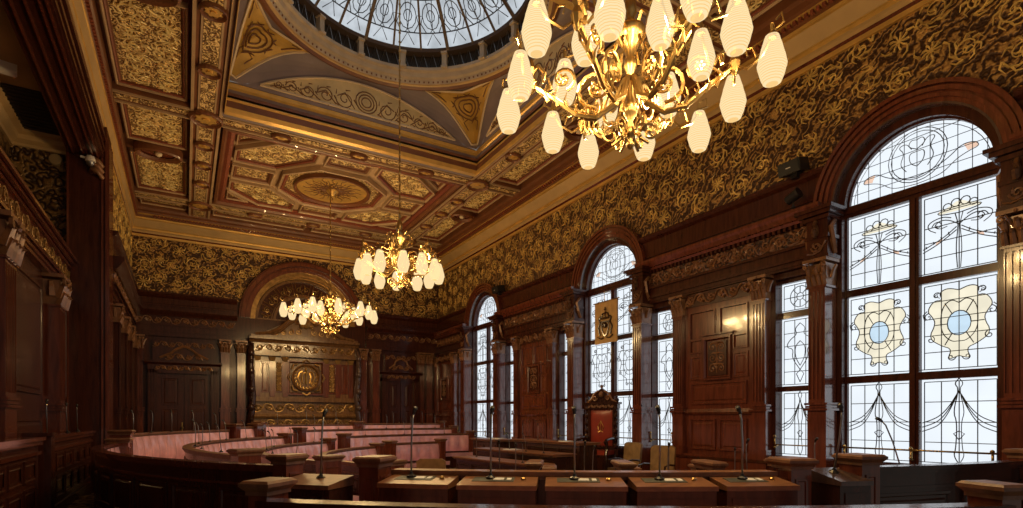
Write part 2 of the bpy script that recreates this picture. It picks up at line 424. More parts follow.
mb=MB(); paper_vines(mb,0.2,YB-.1,ZD+.12,ZW,lambda u,v,w:(XR-w,u,v),lambda u,v:any(math.hypot(u-c,v-ZS)<1.27+.16 for c in WIN),3); mb.build('embossed_vine','giltpaper',wpo)
# ---- far wall, with the arched niche above the carved screen
NX=3.34; NR=1.62; NZ=4.72
wb=MB()
wb.box(XL-.4,NX-NR,YB,19.3,0,ZD); wb.box(NX+NR,XR,YB,19.3,0,ZD); wb.box(NX-NR,NX+NR,YB,19.3,0,NZ)
wb.box(NX-NR,NX+NR,19.22,19.3,NZ,6.6)
wall_back=tag(wb.build('wall_back','wood'),kind='structure')
wq=MB(); wq.box(XL-.4,NX-NR,YB,19.2,ZD,ZW+.1); wq.box(NX+NR,XR,YB,19.2,ZD,ZW+.1)
nn=40
for i in range(nn):
    a=NX-NR+2*NR*i/nn;b=NX-NR+2*NR*(i+1)/nn
    za=max(NZ,NZ+math.sqrt(max(0,NR*NR-(a-NX)**2)));zb=NZ+math.sqrt(max(0,NR*NR-(b-NX)**2))
    wq.add([(a,YB,za),(b,YB,zb),(b,19.22,zb),(a,19.22,za),(a,YB,ZW+.1),(b,YB,ZW+.1),(b,19.22,ZW+.1),(a,19.22,ZW+.1)],
       [(0,3,2,1),(4,5,6,7),(0,1,5,4),(1,2,6,5),(2,3,7,6),(3,0,4,7)])
wqo=wq.build('wallpaper','wallpaper',wall_back)
mb=MB(); paper_vines(mb,XL+.05,XR-.05,ZD+.12,ZW,lambda u,v,w:(u,YB-w,v),lambda u,v:math.hypot(u-NX,v-NZ)<1.93+.14,5); mb.build('embossed_vine','giltpaper',wqo)
# ---- left wall: solid at the far end, an open bay with a gallery nearer the camera
PY=12.35   # near face of the big pier
wl=MB(); wl.box(-1.7,XL,PY+.7,YB,0,ZD); wall_left=tag(wl.build('wall_left','wood'),kind='structure')
w2=MB(); w2.box(-1.7,XL,PY+.7,YB,ZD,ZW+.1); w2o=w2.build('wallpaper','wallpaper',wall_left)
mb=MB(); paper_vines(mb,PY+.75,YB-.1,ZD+.12,ZW,lambda u,v,w:(XL+w,u,v),lambda u,v:False,7); mb.build('embossed_vine','giltpaper',w2o)
# header beam above the open bay
hd=MB(); hd.box(-1.78,XL,YN,PY+.1,6.3,ZW+.1)
for k,(z,d) in enumerate(((6.32,.03),(6.42,.05),(6.5,.03),(6.62,.06))): hd.box(XL,XL+d,YN,PY+.1,z,z+.07)
hd.build('header_beam','wood',wall_left)
hs=MB()
for x in (-1.70,-1.56,-1.42,-1.35): hs.box(x,x+.025,YN,PY,6.275,6.3)
hs.build('beam_molding','woodred',wall_left)
# pier
pr=MB(); pr.box(-1.80,-1.22,PY,PY+.7,0,ZW+.1); pr.box(-1.84,-1.17,PY-.04,PY+.74,0,.35)
pr.build('pier','wood',wall_left)
pm=MB()
for k in range(5):
    yy=PY+.04+k*.13; pm.box(-1.22,-1.185,yy,yy+.07,.35,6.7)
for x in (-1.79,-1.30,-1.24): pm.box(x,x+.03,PY-.03,PY,.35,6.7)
pm.build('pier_reeding','woodred',wall_left)
pb=MB()
for k in range(3):
    pb.tube([( -1.45,PY-.03,6.22-k*.1),(-1.42,PY-.12,6.26-k*.1),(-1.33,PY-.14,6.2-k*.1),(-1.28,PY-.05,6.14-k*.1)],.04,6)
pb.ball((-1.37,PY-.08,6.05),.07); pb.build('pier_console','ornament',wall_left,smooth=True)
# gallery recess behind the colonnade
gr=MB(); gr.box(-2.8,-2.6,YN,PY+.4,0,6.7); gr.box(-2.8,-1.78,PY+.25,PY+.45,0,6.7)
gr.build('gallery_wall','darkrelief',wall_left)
gc=MB(); gc.box(-2.7,-1.78,YN,PY+.3,6.6,6.7); gc.build('gallery_soffit','soffit',wall_left)
gg=MB(); gg.box(-2.5,-1.85,10.9,PY+.15,6.575,6.6)
for k in range(12): gg.box(-2.5,-1.85,10.95+k*.13,10.98+k*.13,6.56,6.575)
gg.build('vent_grille','grille',wall_left)
gm=MB(); cp=[(0,0),(.04,.0),(.05,.05),(.12,.10),(.14,.17),(.22,.2),(.24,.26)]
gm.mold([(-2.6,YN),(-2.6,PY+.25),(-1.78,PY+.25)],[(-d,6.34+h) for d,h in cp],IDF,closed=False)
gm.X=Matrix.Identity(4)
go=gm.build('gallery_cornice','cove',wall_left)
# colonnade screen carrying the gallery front
sc=MB(); sc.box(-1.95,-1.80,0.5,PY,0,3.75); sc.build('screen_wall','wood',wall_left)
en=MB(); en.box(-1.98,-1.76,0.5,PY,3.75,4.38)
for z,d in ((3.75,.05),(3.86,.03),(3.93,.05),(4.24,.04),(4.30,.09),(4.36,.13)): en.box(-1.76,-1.76+d,0.5,PY,z,z+.045)
en.build('gallery_entablature','woodred',wall_left)
LW=lambda u,v,w:(w,u,v)
fz=MB(); scroll_band(fz,0.6,PY-.05,3.98,4.23,-1.745,LW,.012); fz.build('frieze','giltdim',wall_left)

# ---- classical pieces in the local wall frame (x along the wall, -y to the room)
def capital_mesh(w,h,d):
    mb=MB(); hw=w/2
    mb.frus(-hw*.86,hw*.86,-d*.9,0,0,h*.82,.02)
    mb.box(-hw*1.28,hw*1.28,-d-.06,0,h*.88,h)
    for tier,(z0,z1,n) in enumerate(((0,.42,4),(.22,.72,3))):
        for i in range(n):
            u=-hw*.8+2*hw*.8*i/(n-1)
            mb.tube([(u,-d*.92,h*z0),(u,-d-.015,h*(z0+z1)/2),(u,-d-.05,h*z1),(u,-d-.075,h*(z1-.08))],hw*.26,5,taper=(1,.5))
    for sg in (-1,1):
        mb.tube([(sg*hw*.2,-d-.01,h*.5),(sg*hw*.7,-d-.04,h*.85)]+[(sg*(hw*.98)+u,-d-.055,h*.74+v) for u,v in spiral((0,0),hw*.26,1.2,PI/2,-sg,9)],hw*.10,4)
        mb.tube([(sg*hw*.95,-d*.5,h*.3),(sg*(hw+.03),-d*.5,h*.6),(sg*(hw+.07),-d*.5,h*.75)],hw*.25,5,taper=(1,.5))
    mb.ball((0,-d-.06,h*.92),hw*.16,6,4)
    return mb
_caps={}
def capital(parent,w,h,d,loc,rot=0,mat='ornament'):
    k=(w,h,d,mat)
    if k not in _caps:
        o=capital_mesh(w,h,d).build('capital',mat,parent,loc=loc,rot=rot); _caps[k]=o.data
    else:
        o=bpy.data.objects.new('capital',_caps[k]); COL.objects.link(o); o.parent=parent; o.location=loc; o.rotation_euler[2]=rot
    return o
_pils={}
def pilaster(parent,w,d,z0,zd,zc,zt,loc,rot=0,mat='woodred',flutes=4,base=True,capmat='ornament'):
    """shaft z0..zc on a pedestal up to zd, capital zc..zt; origin on the wall plane"""
    k=(w,d,z0,zd,zc,mat,flutes)
    if k not in _pils:
        mb=MB(); hw=w/2
        mb.box(-hw,hw,-d,0,z0,zd)
        mb.box(-hw-.03,hw+.03,-d-.03,0,z0,z0+.16)
        for z,e in ((zd-.03,.035),(zd+.01,.02),(zd+.05,.03)): mb.box(-hw-e,hw+e,-d-e,0,z,z+.03)
        mb.box(-hw+.015,hw-.015,-d+.02,0,zd,zc)
        n=flutes
        for i in range(n+1):
            u=-hw+.015+(w-.03)*i/n
            mb.box(u-.012 if i else u,u+.012 if i<n else u,-d,-d+.03,zd+.10,zc-.05)
        mb.box(-hw+.015,hw-.015,-d,-d+.03,zd+.07,zd+.13); mb.box(-hw+.015,hw-.015,-d,-d+.03,zc-.07,zc)
        mb.box(-hw-.01,hw+.01,-d-.015,0,zc-.03,zc)
        _pils[k]=mb.build('pilaster',mat,parent,loc=loc,rot=rot); o=_pils[k]
    else:
        o=bpy.data.objects.new('pilaster',_pils[k].data); COL.objects.link(o); o.parent=parent; o.location=loc; o.rotation_euler[2]=rot
    c=capital(o,w,zt-zc,d,(0,0,zc),0,capmat)
    return o
RR=-PI/2
for c in WIN:
    for sg in (-1,1):
        p=pilaster(wall_right,.27,.28,0,1.75,3.49,3.87,(XR,c+sg*(1.06 if sg>0 else 1.14),0),RR)
        # impost: block, scroll console and cornice returning over the capital
        mb=MB(); mb.box(-.15,.15,-.27,0,3.87,4.52)
        for z,e in ((3.87,.03),(4.16,.02),(4.42,.04),(4.48,.08),(4.53,.12)): mb.box(-.15-e,.15+e,-.27-e,0,z,z+.05)
        mb.build('impost',"wood",p)
        im=MB()
        for s2 in (-1,1):
            im.tube([(0,-.30,4.40)]+[(0+s2*.0,-.33+v*.6,4.25+u) for u,v in spiral((0,0),.10,1.2,0,1,10)],.03,5)
            im.tube([(s2*.16,-.1,3.95),(s2*.18,-.18,4.1),(s2*.17,-.22,4.3),(s2*.165,-.12,4.4)],.035,5)
        scroll_band(im,-.13,.13,3.93,4.14,.285,r=.012)
        im.build('console','ornament',p)
    # arch mould on the wall face
PZ=(3.5,3.87)
def bay_right(bc,half_lo,half_hi,idx):
    """panelled bay on the right wall between two windows: attic, cornice, frieze and pilasters"""
    y0=bc-half_lo; y1=bc+half_hi; L=y1-y0
    # local frame origin at (XR,bc); local x -> -y
    a,b=-half_hi,half_lo
    mb=MB()
    mb.box(a,b,-.10,0,3.87,4.20)                       # architrave
    for z,e in ((3.9,.02),(3.97,.04),(4.15,.06)): mb.box(a,b,-.10-e,0,z,z+.04)
    mb.box(a,b,-.08,0,4.2,4.46)
    nd=int((b-a)/.09)
    mb.cur=1; mb.box(a,b,-.083,-.06,4.2,4.46); mb.cur=0
    for i in range(nd):
        u=a+(b-a)*(i+.25)/nd; mb.box(u,u+.045,-.14,0,4.46,4.51)
    ent=mb.build('entablature',['wood','carved'],wall_right,loc=(XR,bc,0),rot=RR)
    mb=MB(); mb.mold([(a,0),(b,0)],[(0,4.51),(-.15,4.51),(-.17,4.55),(-.20,4.56),(-.24,4.62),(-.26,4.66),(-.26,4.70),(0,4.70)],IDF,closed=False)
    mb.build('cornice','woodred',ent,loc=(0,0,0))
    mb=MB(); scroll_band(mb,a+.05,b-.05,4.21,4.45,.085,r=.014); mb.build('frieze','ornament',ent,loc=(0,0,0))
    mb=MB(); mb.box(a,b,-.05,0,4.70,5.2)
    mb.mold([(a,0),(b,0)],[(0,4.80),(-.09,4.80),(-.09,4.83),(-.06,4.84),(-.06,5.12),(-.12,5.16),(-.15,5.2),(-.15,5.23),(0,5.23)],IDF,closed=False)
    mb.build('attic_panel','wood',wall_right,loc=(XR,bc,0),rot=RR)
for i,(bc) in enumerate(BAYS): bay_right(bc,1.86,1.86,i)
bay_right(WIN[2]-5.84/2-.0,1.5,1.86,2)
bay_right(WIN[0]+2.78,1.73,.92,3)
def panel_raised(mb,x0,x1,z0,z1,w0=.0,d=.03,fn=WALLF):
    mb.mold(rect(x0,x1,z0,z1),[(0,w0),(0,w0+d),(.025,w0+d),(.035,w0+.008),(.06,w0+.008),(.085,w0+d*.8)],fn)
    q=off(rect(x0,x1,z0,z1),.085); mb.poly(q,w0,w0+d*.8,fn)
def bay_panel(bc,label,with_flank=True):
    """the big joinery panel, its two fluted pilasters and carved centre"""
    r=empty('wall_panel',(XR,bc,0),label,'wall panel','wooden panels between the windows',rot=RR)
    mb=MB(); mb.box(-.72,.72,-.07,-.002,0.95,3.62); mb.box(-.95,.95,-.12,-.002,0,.95)
    mb.box(-.95,.95,-.15,-.002,.0,.2); mb.mold([(-.97,0),(.97,0)],[(0,.90),(-.14,.90),(-.17,.94),(-.17,.98),(0,.98)],IDF,closed=False)
    mb.mold([(-.72,0),(.72,0)],[(0,1.68),(-.10,1.68),(-.12,1.72),(-.10,1.78),(0,1.78)],IDF,closed=False)
    mb.build('panel_body','woodred',r)
    mb=MB()
    for x0,x1 in ((-.58,-.04),(.04,.58)): panel_raised(mb,x0,x1,1.06,1.60,.07)
    panel_raised(mb,-.58,.58,1.86,2.24,.07)
    for s in (-1,1):
        a,b=sorted((s*.32,s*.60)); panel_raised(mb,a,b,2.30,2.72,.07,.022)
        a,b=sorted((s*.05,s*.60))
        mb.mold([(a,3.02),(b,3.02),(b,3.52),(a,3.52)],[(0,.07),(0,.10),(.02,.10),(.03,.075)],WALLF)
        a,b=sorted((s*.32,s*.60)); mb.mold([(a,2.78),(b,2.78),(b,3.02),(a,3.02)],[(0,.07),(0,.098),(.02,.098),(.03,.075)],WALLF)
    for z in (3.02,3.06): mb.box(-.34,.34,-.13,-.05,z,z+.02)
    mb.mold(rect(-.29,.29,2.28,3.02),[(0,.07),(0,.125),(.03,.125),(.05,.09)],WALLF)
    mb.build('panel_molding','woodred',r)
    mb=MB(); mb.box(-.19,.19,-.095,-.06,2.36,2.95); mb.build('carved_ground','wood',r)
    mb=MB(); foliage_panel(mb,-.18,.18,2.38,2.94,.10,r=.011); cg=mb.build('carving','ornament',r)
    mb=MB(); mb.box(-.95,.95,-.09,-.002,3.62,3.86); mb.build('frieze_board','wood',r)
    mb=MB(); scroll_band(mb,-.68,.68,3.64,3.85,.10,r=.017); mb.build('carved_frieze','ornament',r)
    for s in (-1,1):
        pilaster(r,.25,.15,0.95,1.75,3.5,3.87,(s*.84,0,0))
bay_panel(BAYS[1],'large red mahogany wall panel with a carved scrollwork centre, to the left of the biggest nearest window')
bay_panel(BAYS[0],'tall mahogany wall panel with carved centre between the two farther arched windows')
bay_panel(WIN[2]-2.92,'mahogany wall panel at the near end of the window wall, mostly past the right edge')
bay_panel(WIN[0]+2.92,'narrow shadowy mahogany wall panel in the far right corner beyond the farthest window')

# ================================================================== WINDOWS
GX=0.17      # glass set back from the wall face (8.17)
def grid_lines(x0,x1,z0,z1,nx,nz):
    L=[]
    for i in range(nx+1): u=x0+(x1-x0)*i/nx; L.append([(u,z0),(u,z1)])
    for j in range(nz+1): v=z0+(z1-z0)*j/nz; L.append([(x0,v),(x1,v)])
    return L
def chaikin(P,it=2):
    if len(P)<4: return P
    cl=(abs(P[0][0]-P[-1][0])+abs(P[0][1]-P[-1][1]))<1e-6
    if len(P)>8 and cl: return P
    for _ in range(it):
        Q=[P[0]]
        for a,b in zip(P[:-1],P[1:]): Q+=[(a[0]*.75+b[0]*.25,a[1]*.75+b[1]*.25),(a[0]*.25+b[0]*.75,a[1]*.25+b[1]*.75)]
        Q.append(P[-1]); P=Q
    return P
def mir(cx,P): return [P,[(2*cx-u,v) for u,v in P]]
def art_basket(cx,z0,z1,hw):
    h=z1-z0; L=[];C=[]
    L+=mir(cx,[(cx,z0+h*.70),(cx+hw*.5,z0+h*.72),(cx+hw*.58,z0+h*.76),(cx,z0+h*.76)])
    L+=mir(cx,[(cx+hw*.1,z0+h*.70),(cx+hw*.05,z0+h*.62),(cx+hw*.02,z0+h*.55),(cx+hw*.08,z0+h*.3),(cx+hw*.04,z0+h*.04)])
    for a,b,r in ((-.3,.80,.11),(-.08,.83,.12),(.16,.83,.12),(.36,.79,.1)): L.append(circ((cx+a*hw,z0+b*h),r*hw,10)+[(cx+a*hw+r*hw,z0+b*h)])
    L+=mir(cx,[(cx,z0+h*.56),(cx+hw*.25,z0+h*.64),(cx+hw*.5,z0+h*.66),(cx+hw*.66,z0+h*.6),(cx+hw*.5,z0+h*.55),(cx+hw*.3,z0+h*.57)])
    L+=mir(cx,[(cx+hw*.06,z0+h*.54),(cx+hw*.35,z0+h*.45),(cx+hw*.6,z0+h*.4),(cx+hw*.95,z0+h*.34)])
    L+=mir(cx,[(cx+hw*.06,z0+h*.50),(cx+hw*.35,z0+h*.42),(cx+hw*.6,z0+h*.36),(cx+hw*.95,z0+h*.30)])
    for s in (-1,1): C.append(('pane_pink',[(cx+s*hw*.42,z0+h*.445),(cx+s*hw*.6,z0+h*.40),(cx+s*hw*.62,z0+h*.36),(cx+s*hw*.44,z0+h*.40)]))
    L+=mir(cx,spiral((cx+hw*.55,z0+h*.60),hw*.16,1.1,0,1,9)); L+=mir(cx,[(cx+hw*.2,z0+h*.66),(cx+hw*.45,z0+h*.70),(cx+hw*.8,z0+h*.66),(cx+hw*.82,z0+h*.58),(cx+hw*.6,z0+h*.52)])
    for q in (.25,.45,.65,.85): L+=mir(cx,[(cx+hw*q,z0+h*(.50-.18*q)),(cx+hw*(q+.02),z0+h*(.545-.2*q))])
    C.append(('pane_yellow',[(cx-hw*.5,z0+h*.73),(cx+hw*.5,z0+h*.73),(cx+hw*.55,z0+h*.76),(cx+hw*.3,z0+h*.79),(cx,z0+h*.86),(cx-hw*.3,z0+h*.79),(cx-hw*.55,z0+h*.76)]))
    return L,C
def art_shield(cx,z0,z1,hw):
    h=z1-z0; zc=z0+h*.52; L=[];C=[]
    ov=circ((cx,zc),hw*.30,16,1,1.25); L.append(ov+[ov[0]])
    right=[(cx,zc+h*.36),(cx+hw*.30,zc+h*.40),(cx+hw*.52,zc+h*.36),(cx+hw*.42,zc+h*.27),(cx+hw*.66,zc+h*.28),(cx+hw*.84,zc+h*.17),(cx+hw*.70,zc+h*.10),(cx+hw*.60,zc+h*.02),(cx+hw*.80,zc-h*.14),(cx+hw*.45,zc-h*.24),(cx+hw*.18,zc-h*.28),(cx+hw*.30,zc-h*.40),(cx,zc-h*.36)]
    L+=mir(cx,right)
    L+=mir(cx,[(cx+hw*.52,zc+h*.36),(cx+hw*.64,zc+h*.33),(cx+hw*.5,zc+h*.30)]); L+=mir(cx,[(cx+hw*.84,zc+h*.17),(cx+hw*.95,zc+h*.13),(cx+hw*.9,zc+h*.06)])
    C.append(('pane_yellow',right+[(2*cx-u,v) for u,v in right[::-1][1:-1]])); C.append(('pane_blue',ov))
    for (du,dv,r,a0,d) in ((.58,.33,.10,PI,-1),(.80,.10,.10,PI/2,-1),(.74,-.16,.10,PI*.6,1),(.2,-.37,.10,PI,1)):
        L+=mir(cx,spiral((cx+hw*du,zc+h*dv),r*hw*1.3,1.1,a0,d,9))
    L+=mir(cx,[(cx,zc+h*.22),(cx+hw*.2,zc+h*.27),(cx+hw*.42,zc+h*.2),(cx+hw*.48,zc+h*.05),(cx+hw*.44,zc-h*.1),(cx+hw*.2,zc-h*.2),(cx,zc-h*.2)])
    for a in (.2,.5,.8): L+=mir(cx,[(cx+hw*.3*sin(a*PI),zc+hw*.37*cos(a*PI)),(cx+hw*.62*sin(a*PI),zc+hw*.8*cos(a*PI))])
    L+=[[(cx,z1-.02),(cx,zc+h*.36)],[(cx,zc-h*.36),(cx,z0)]]
    return L,C
def art_swag(cx,z0,z1,hw):
    h=z1-z0; L=[];C=[]
    for k in (0,.05,.10):
        L+=mir(cx,[(cx,z0+h*.86),(cx+hw*.25,z0+h*(.68-k*.6)),(cx+hw*.5,z0+h*(.57-k)),(cx+hw*.75,z0+h*(.52-k)),(cx+hw*.97,z0+h*(.49-k))])
    L+=mir(cx,[(cx,z1),(cx+hw*.12,z1-h*.06),(cx,z1-h*.12),(cx+hw*.15,z0+h*.62),(cx+hw*.05,z0+h*.5),(cx+hw*.08,z0+h*.2),(cx+hw*.14,z0+h*.12),(cx,z0+h*.02)])
    L+=mir(cx,[(cx,z0+h*.40),(cx+hw*.14,z0+h*.37),(cx,z0+h*.30)])
    return L,C
def art_medal(cx,z0,z1,hw):
    h=z1-z0; zc=(z0+z1)/2; r=min(hw*.6,h*.36); L=[]
    L.append(circ((cx,zc),r,14)+[(cx+r,zc)]); L.append(circ((cx,zc),r*.35,8)+[(cx+r*.35,zc)])
    for k in range(8): a=k*PI/4; L.append([(cx+r*.35*cos(a),zc+r*.35*sin(a)),(cx+r*cos(a),zc+r*sin(a))])
    return L,[]
def art_vase(cx,z0,z1,hw):
    h=z1-z0;L=[]
    L+=mir(cx,[(cx,z0+h*.92),(cx+hw*.3,z0+h*.84),(cx+hw*.15,z0+h*.76),(cx+hw*.6,z0+h*.68),(cx+hw*.75,z0+h*.58),(cx+hw*.35,z0+h*.55),(cx+hw*.45,z0+h*.42),(cx,z0+h*.24)])
    L+=mir(cx,[(cx,z0+h*.66),(cx+hw*.28,z0+h*.58),(cx+hw*.25,z0+h*.42),(cx,z0+h*.3)]); L+=mir(cx,[(cx,z0+h*.24),(cx+hw*.2,z0+h*.18),(cx,z0+h*.06)])
    return L,[]
def light(parent,x0,x1,z0,z1,art,nx=5,nz=6,lw=.0072,tint=False):
    """one leaded light: glass, cames and coloured pieces"""
    mb=MB(); mb.box(x0,x1,GX,GX+.012,z0,z1); p=mb.build('glass_pane','pane',parent)
    L,C=art((x0+x1)/2,z0,z1,(x1-x0)/2) if art else ([],[])
    f=lambda u,v,w:(u,GX-w,v)
    ld=MB()
    for g in grid_lines(x0+.035,x1-.035,z0+.03,z1-.03,nx-1,nz-1)+[[(x0,z0+.03),(x1,z0+.03)]]:
        ld.tube([f(u,v,.003) for u,v in g],lw*.8,4)
    for g in L: ld.tube([f(u,v,.007) for u,v in chaikin(g)],lw*.85,4)
    ld.build('leading','lead',p)
    byc={}
    for m,pts in (C if tint else []): byc.setdefault(m,[]).append(pts)
    k=0
    for m,ps in byc.items():
        mb=MB()
        for pts in ps: mb.poly(chaikin(pts,1),.001+.0015*(m=='pane_blue'),.0025+.0015*(m=='pane_blue'),f)
        mb.build('coloured_glass',m,p)
    return p
def bar(mb,x0,x1,z0,z1,d=.07): mb.box(x0,x1,GX-d,GX+.05,z0,z1)
def arch_window(i,c):
    w=empty('window_%d'%i,(XR,c,0),None,None,rot=RR,kind='structure')
    hw=.87; Z0=1.0; Z1=4.44; ZL=4.60
    fr=MB()
    for s in (-1,1):
        a,b=sorted((s*hw,s*AR)); fr.box(a,b,.02,.30,0.95,ZS+.02)
        a,b=sorted((s*(hw-.02),s*(hw+.02))); fr.box(a,b,GX-.05,GX+.05,.98,ZS)
    bar(fr,-.055,.055,Z0,Z1,.085)
    bar(fr,-.02,.02,Z0,Z1,.11)
    bar(fr,-hw,hw,Z1,ZL,.09); fr.box(-hw,hw,GX-.13,GX,Z1+.05,Z1+.09)
    for z in (3.32,2.10): bar(fr,-hw,hw,z,z+.10,.075)
    bar(fr,-hw,hw,.95,1.02,.08)
    fr.box(-AR,AR,-.06,.30,.88,.97)
    n=28
    def ringf(r0,r1,y0,y1,z=ZS):
        vs=[];fs=[]
        for k in range(n+1):
            a=PI*k/n
            vs+=[(r0*cos(a),y0,z+r0*sin(a)),(r1*cos(a),y0,z+r1*sin(a)),(r1*cos(a),y1,z+r1*sin(a)),(r0*cos(a),y1,z+r0*sin(a))]
        for k in range(n):
            p=4*k;q=p+4
            for e in range(4): e2=(e+1)%4; fs.append((p+e,p+e2,q+e2,q+e))
        return vs,fs
    fr.add(*ringf(hw-.03,AR,.03,.30)); fr.add(*ringf(hw-.05,hw,GX-.05,GX+.05))
    fr.build('frame','wood',w)
    # arch moulding on the wall face
    am=MB()
    for r0,r1,d in ((AR-.01,1.02,.08),(1.01,1.055,.12),(1.045,1.09,.09),(1.08,1.13,.135),(1.125,1.155,.09),(1.15,1.20,.155)):
        am.add(*ringf(r0,r1,-d,-.002))
    am.build('arch_molding','woodred',w,smooth=False)
    rm=MB(); rm.add(*ringf(AR-.035,AR-.01,-.09,.10)); rm.build('soffit_bead','steelwood',w)
    for s in (-1,1):
        a,b=sorted((s*.05,s*(hw-.015)))
        light(w,a,b,3.42,Z1,art_basket,5,6,tint=i==3); light(w,a,b,2.20,3.32,art_shield,5,6,tint=i==3); light(w,a,b,1.02,2.10,art_swag,5,5)
    # lunette
    f=lambda u,v,ww:(u,GX-ww,v)
    r=hw-.05; R0=[(r*cos(PI*k/24),ZL+ (r-.03)*sin(PI*k/24)) for k in range(25)]
    mb=MB(); mb.poly(R0,0,-.012,f); p=mb.build('glass_pane','pane',w)
    ld=MB()
    for k in range(-5,6):
        u=k*r/5.6; top=ZL+(r-.03)*math.sqrt(max(0,1-(u/r)**2)); ld.tube([f(u,ZL,.003),f(u,top,.003)],.0042,4)
    for k in range(1,5):
        v=k*r/5; xx=r*math.sqrt(1-(v/(r-.03))**2 if v<r-.03 else 0); ld.tube([f(-xx,ZL+v,.003),f(xx,ZL+v,.003)],.0042,4)
    R1=[(.95*u,ZL+(v-ZL)*.95) for u,v in R0]; ld.tube([f(u,v,.004) for u,v in R1],.0042,4)
    for rr in (.30,.335): ld.tube([f(u,v,.007) for u,v in circ((0,ZL+.42),rr,24)],.0055,4,closed=True)
    Ls=mir(0,[(0,ZL+.28),(.08,ZL+.34),(.09,ZL+.47),(0,ZL+.47)])+mir(0,[(.12,ZL+.25),(.2,ZL+.36),(.14,ZL+.5),(.22,ZL+.6),(.12,ZL+.62),(.06,ZL+.52)])+mir(0,[(0,ZL+.5),(.1,ZL+.56),(.07,ZL+.64),(0,ZL+.62)])
    Ls+=mir(0,[(.0,ZL+.14),(.2,ZL+.18),(.36,ZL+.26),(.48,ZL+.36),(.62,ZL+.34),(.66,ZL+.27),(.55,ZL+.25),(.42,ZL+.2),(.3,ZL+.09),(.15,ZL+.06),(0,ZL+.05)])
    for g in Ls: ld.tube([f(u,v,.008) for u,v in chaikin(g)],.0055,4)
    ld.build('leading','lead',p)
    mb=MB()
    for s in (-1,1): mb.poly([(s*.50,ZL+.35),(s*.62,ZL+.34),(s*.65,ZL+.28),(s*.54,ZL+.26)],.001,.0025,f)
    mb.build('coloured_glass','pane_pink',p)
    # brass rail across the lower lights
    br=MB(); br.tube([(-hw,GX-.16,1.20),(hw,GX-.16,1.20)],.012,6); 
    for u in (-.83,0,.83): br.tube([(u,GX-.16,1.20),(u,GX-.16,1.08),(u,GX-.07,1.06)],.014,6); br.ball((u,GX-.17,1.22),.025,8,5); br.ball((u,GX-.17,1.10),.022,8,5)
    br.build('brass_rail','brass',w,smooth=True)
    return w
M['steelwood']=wood('glossy_dark_bead',(0.05,0.03,0.03),(0.10,0.06,0.05),0.16,1.0,0.8)
for i,c in enumerate(WIN): arch_window(i+1,c)
def narrow_window(i,c):
    w=empty('window_%d'%i,(XR,c,0),None,None,rot=RR,kind='structure')
    fr=MB(); hw=.30
    for s in (-1,1):
        a,b=sorted((s*hw,s*.37)); fr.box(a,b,.0,.30,.95,3.80)
    for z0,z1 in ((.95,1.02),(2.03,2.11),(3.17,3.27),(3.72,3.82)): bar(fr,-hw,hw,z0,z1,.075)
    fr.box(-.37,.37,-.05,.30,.88,.97)
    fr.build('frame','wood',w)
    light(w,-hw,hw,3.27,3.72,art_medal,4,3); light(w,-hw,hw,2.11,3.17,art_vase,4,6); light(w,-hw,hw,1.02,2.03,art_swag,4,5)
    br=MB()
    for u in (-.28,.28): br.tube([(u,.02,1.18),(u,-.05,1.2),(u,-.06,1.3)],.014,6); br.ball((u,-.06,1.33),.025,8,5); br.ball((u,-.05,1.16),.022,8,5)
    br.tube([(-.28,-.05,1.2),(.28,-.05,1.2)],.010,6)
    br.build('brass_rail','brass',w,smooth=True)
for i,c in enumerate(sorted(NARW)): narrow_window(4+i,c)

# ================================================================== CEILING
ZC=7.40; ZP=7.56          # beam soffit and recessed panel level
xc=3.28
DX,DY=3.25,8.85; DH=2.60   # square under the dome
CD=lambda u,v,w:(u,v,ZP-w)     # w downwards
ce=MB()
x0,x1=XL-.1,XR+.4
ce.box(x0,DX-DH,YN,YB+.4,ZP,ZP+.1); ce.box(DX+DH,x1,YN,YB+.4,ZP,ZP+.1)
ce.box(DX-DH,DX+DH,YN,DY-DH,ZP,ZP+.1); ce.box(DX-DH,DX+DH,DY+DH,YB+.4,ZP,ZP+.1)
ceiling=tag(ce.build('ceiling','ceilbrown'),kind='structure')
# cornice round the room
prof=[(0,6.78),(.05,6.78),(.06,6.84),(.10,6.87),(.11,6.92),(.15,6.94),(.16,6.985),(.19,7.0),(.36,7.17),(.40,7.18),(.41,7.22),(.46,7.23),(.47,7.27),(.55,7.29),(.56,7.34),(.66,7.36),(.68,7.42),(.68,7.56)]
bands=[('goldpaint',0,2),('woodred',2,3),('cove',3,5),('goldpaint',5,7),('cove',7,8),('goldpaint',8,10),('ceilbrown',10,12),('goldpaint',12,13),('ceilbrown',13,17)]
path=[(XR,YN),(XR,YB),(XL,YB),(XL,YN)]
tr=[]
mb=MB()
for j,(m_,a,b) in enumerate(bands):
    mb.cur=j; P_=prof[a:b+1]; n_=len(P_)
    vs=[(XR-o,YN,z) for o,z in P_]+[(XR-o,YB-o,z) for o,z in P_]+[(XL+.28*o,YB-o,z) for o,z in P_]+[(XL+.28*o,YN,z) for o,z in P_]
    mb.add(vs,[(q*n_+k,q*n_+k+1,(q+1)*n_+k+1,(q+1)*n_+k) for q in range(3) for k in range(n_-1)])
trim=tag(mb.build('trim_1',[b[0] for b in bands]),kind='structure')
dn=MB(); 
for i in range(int(19.5/.085)):
    y=YN+.1+i*.085
    if y<YB-.6:
        dn.box(XR-.53,XR-.47,y,y+.045,7.23,7.28); dn.box(XL+.13,XL+.17,y,y+.045,7.23,7.28)
for i in range(int(8.2/.085)):
    x=XL+.55+i*.085; dn.box(x,x+.045,YB-.53,YB-.47,7.23,7.28)
dn.build('dentil_course','redrope',trim)
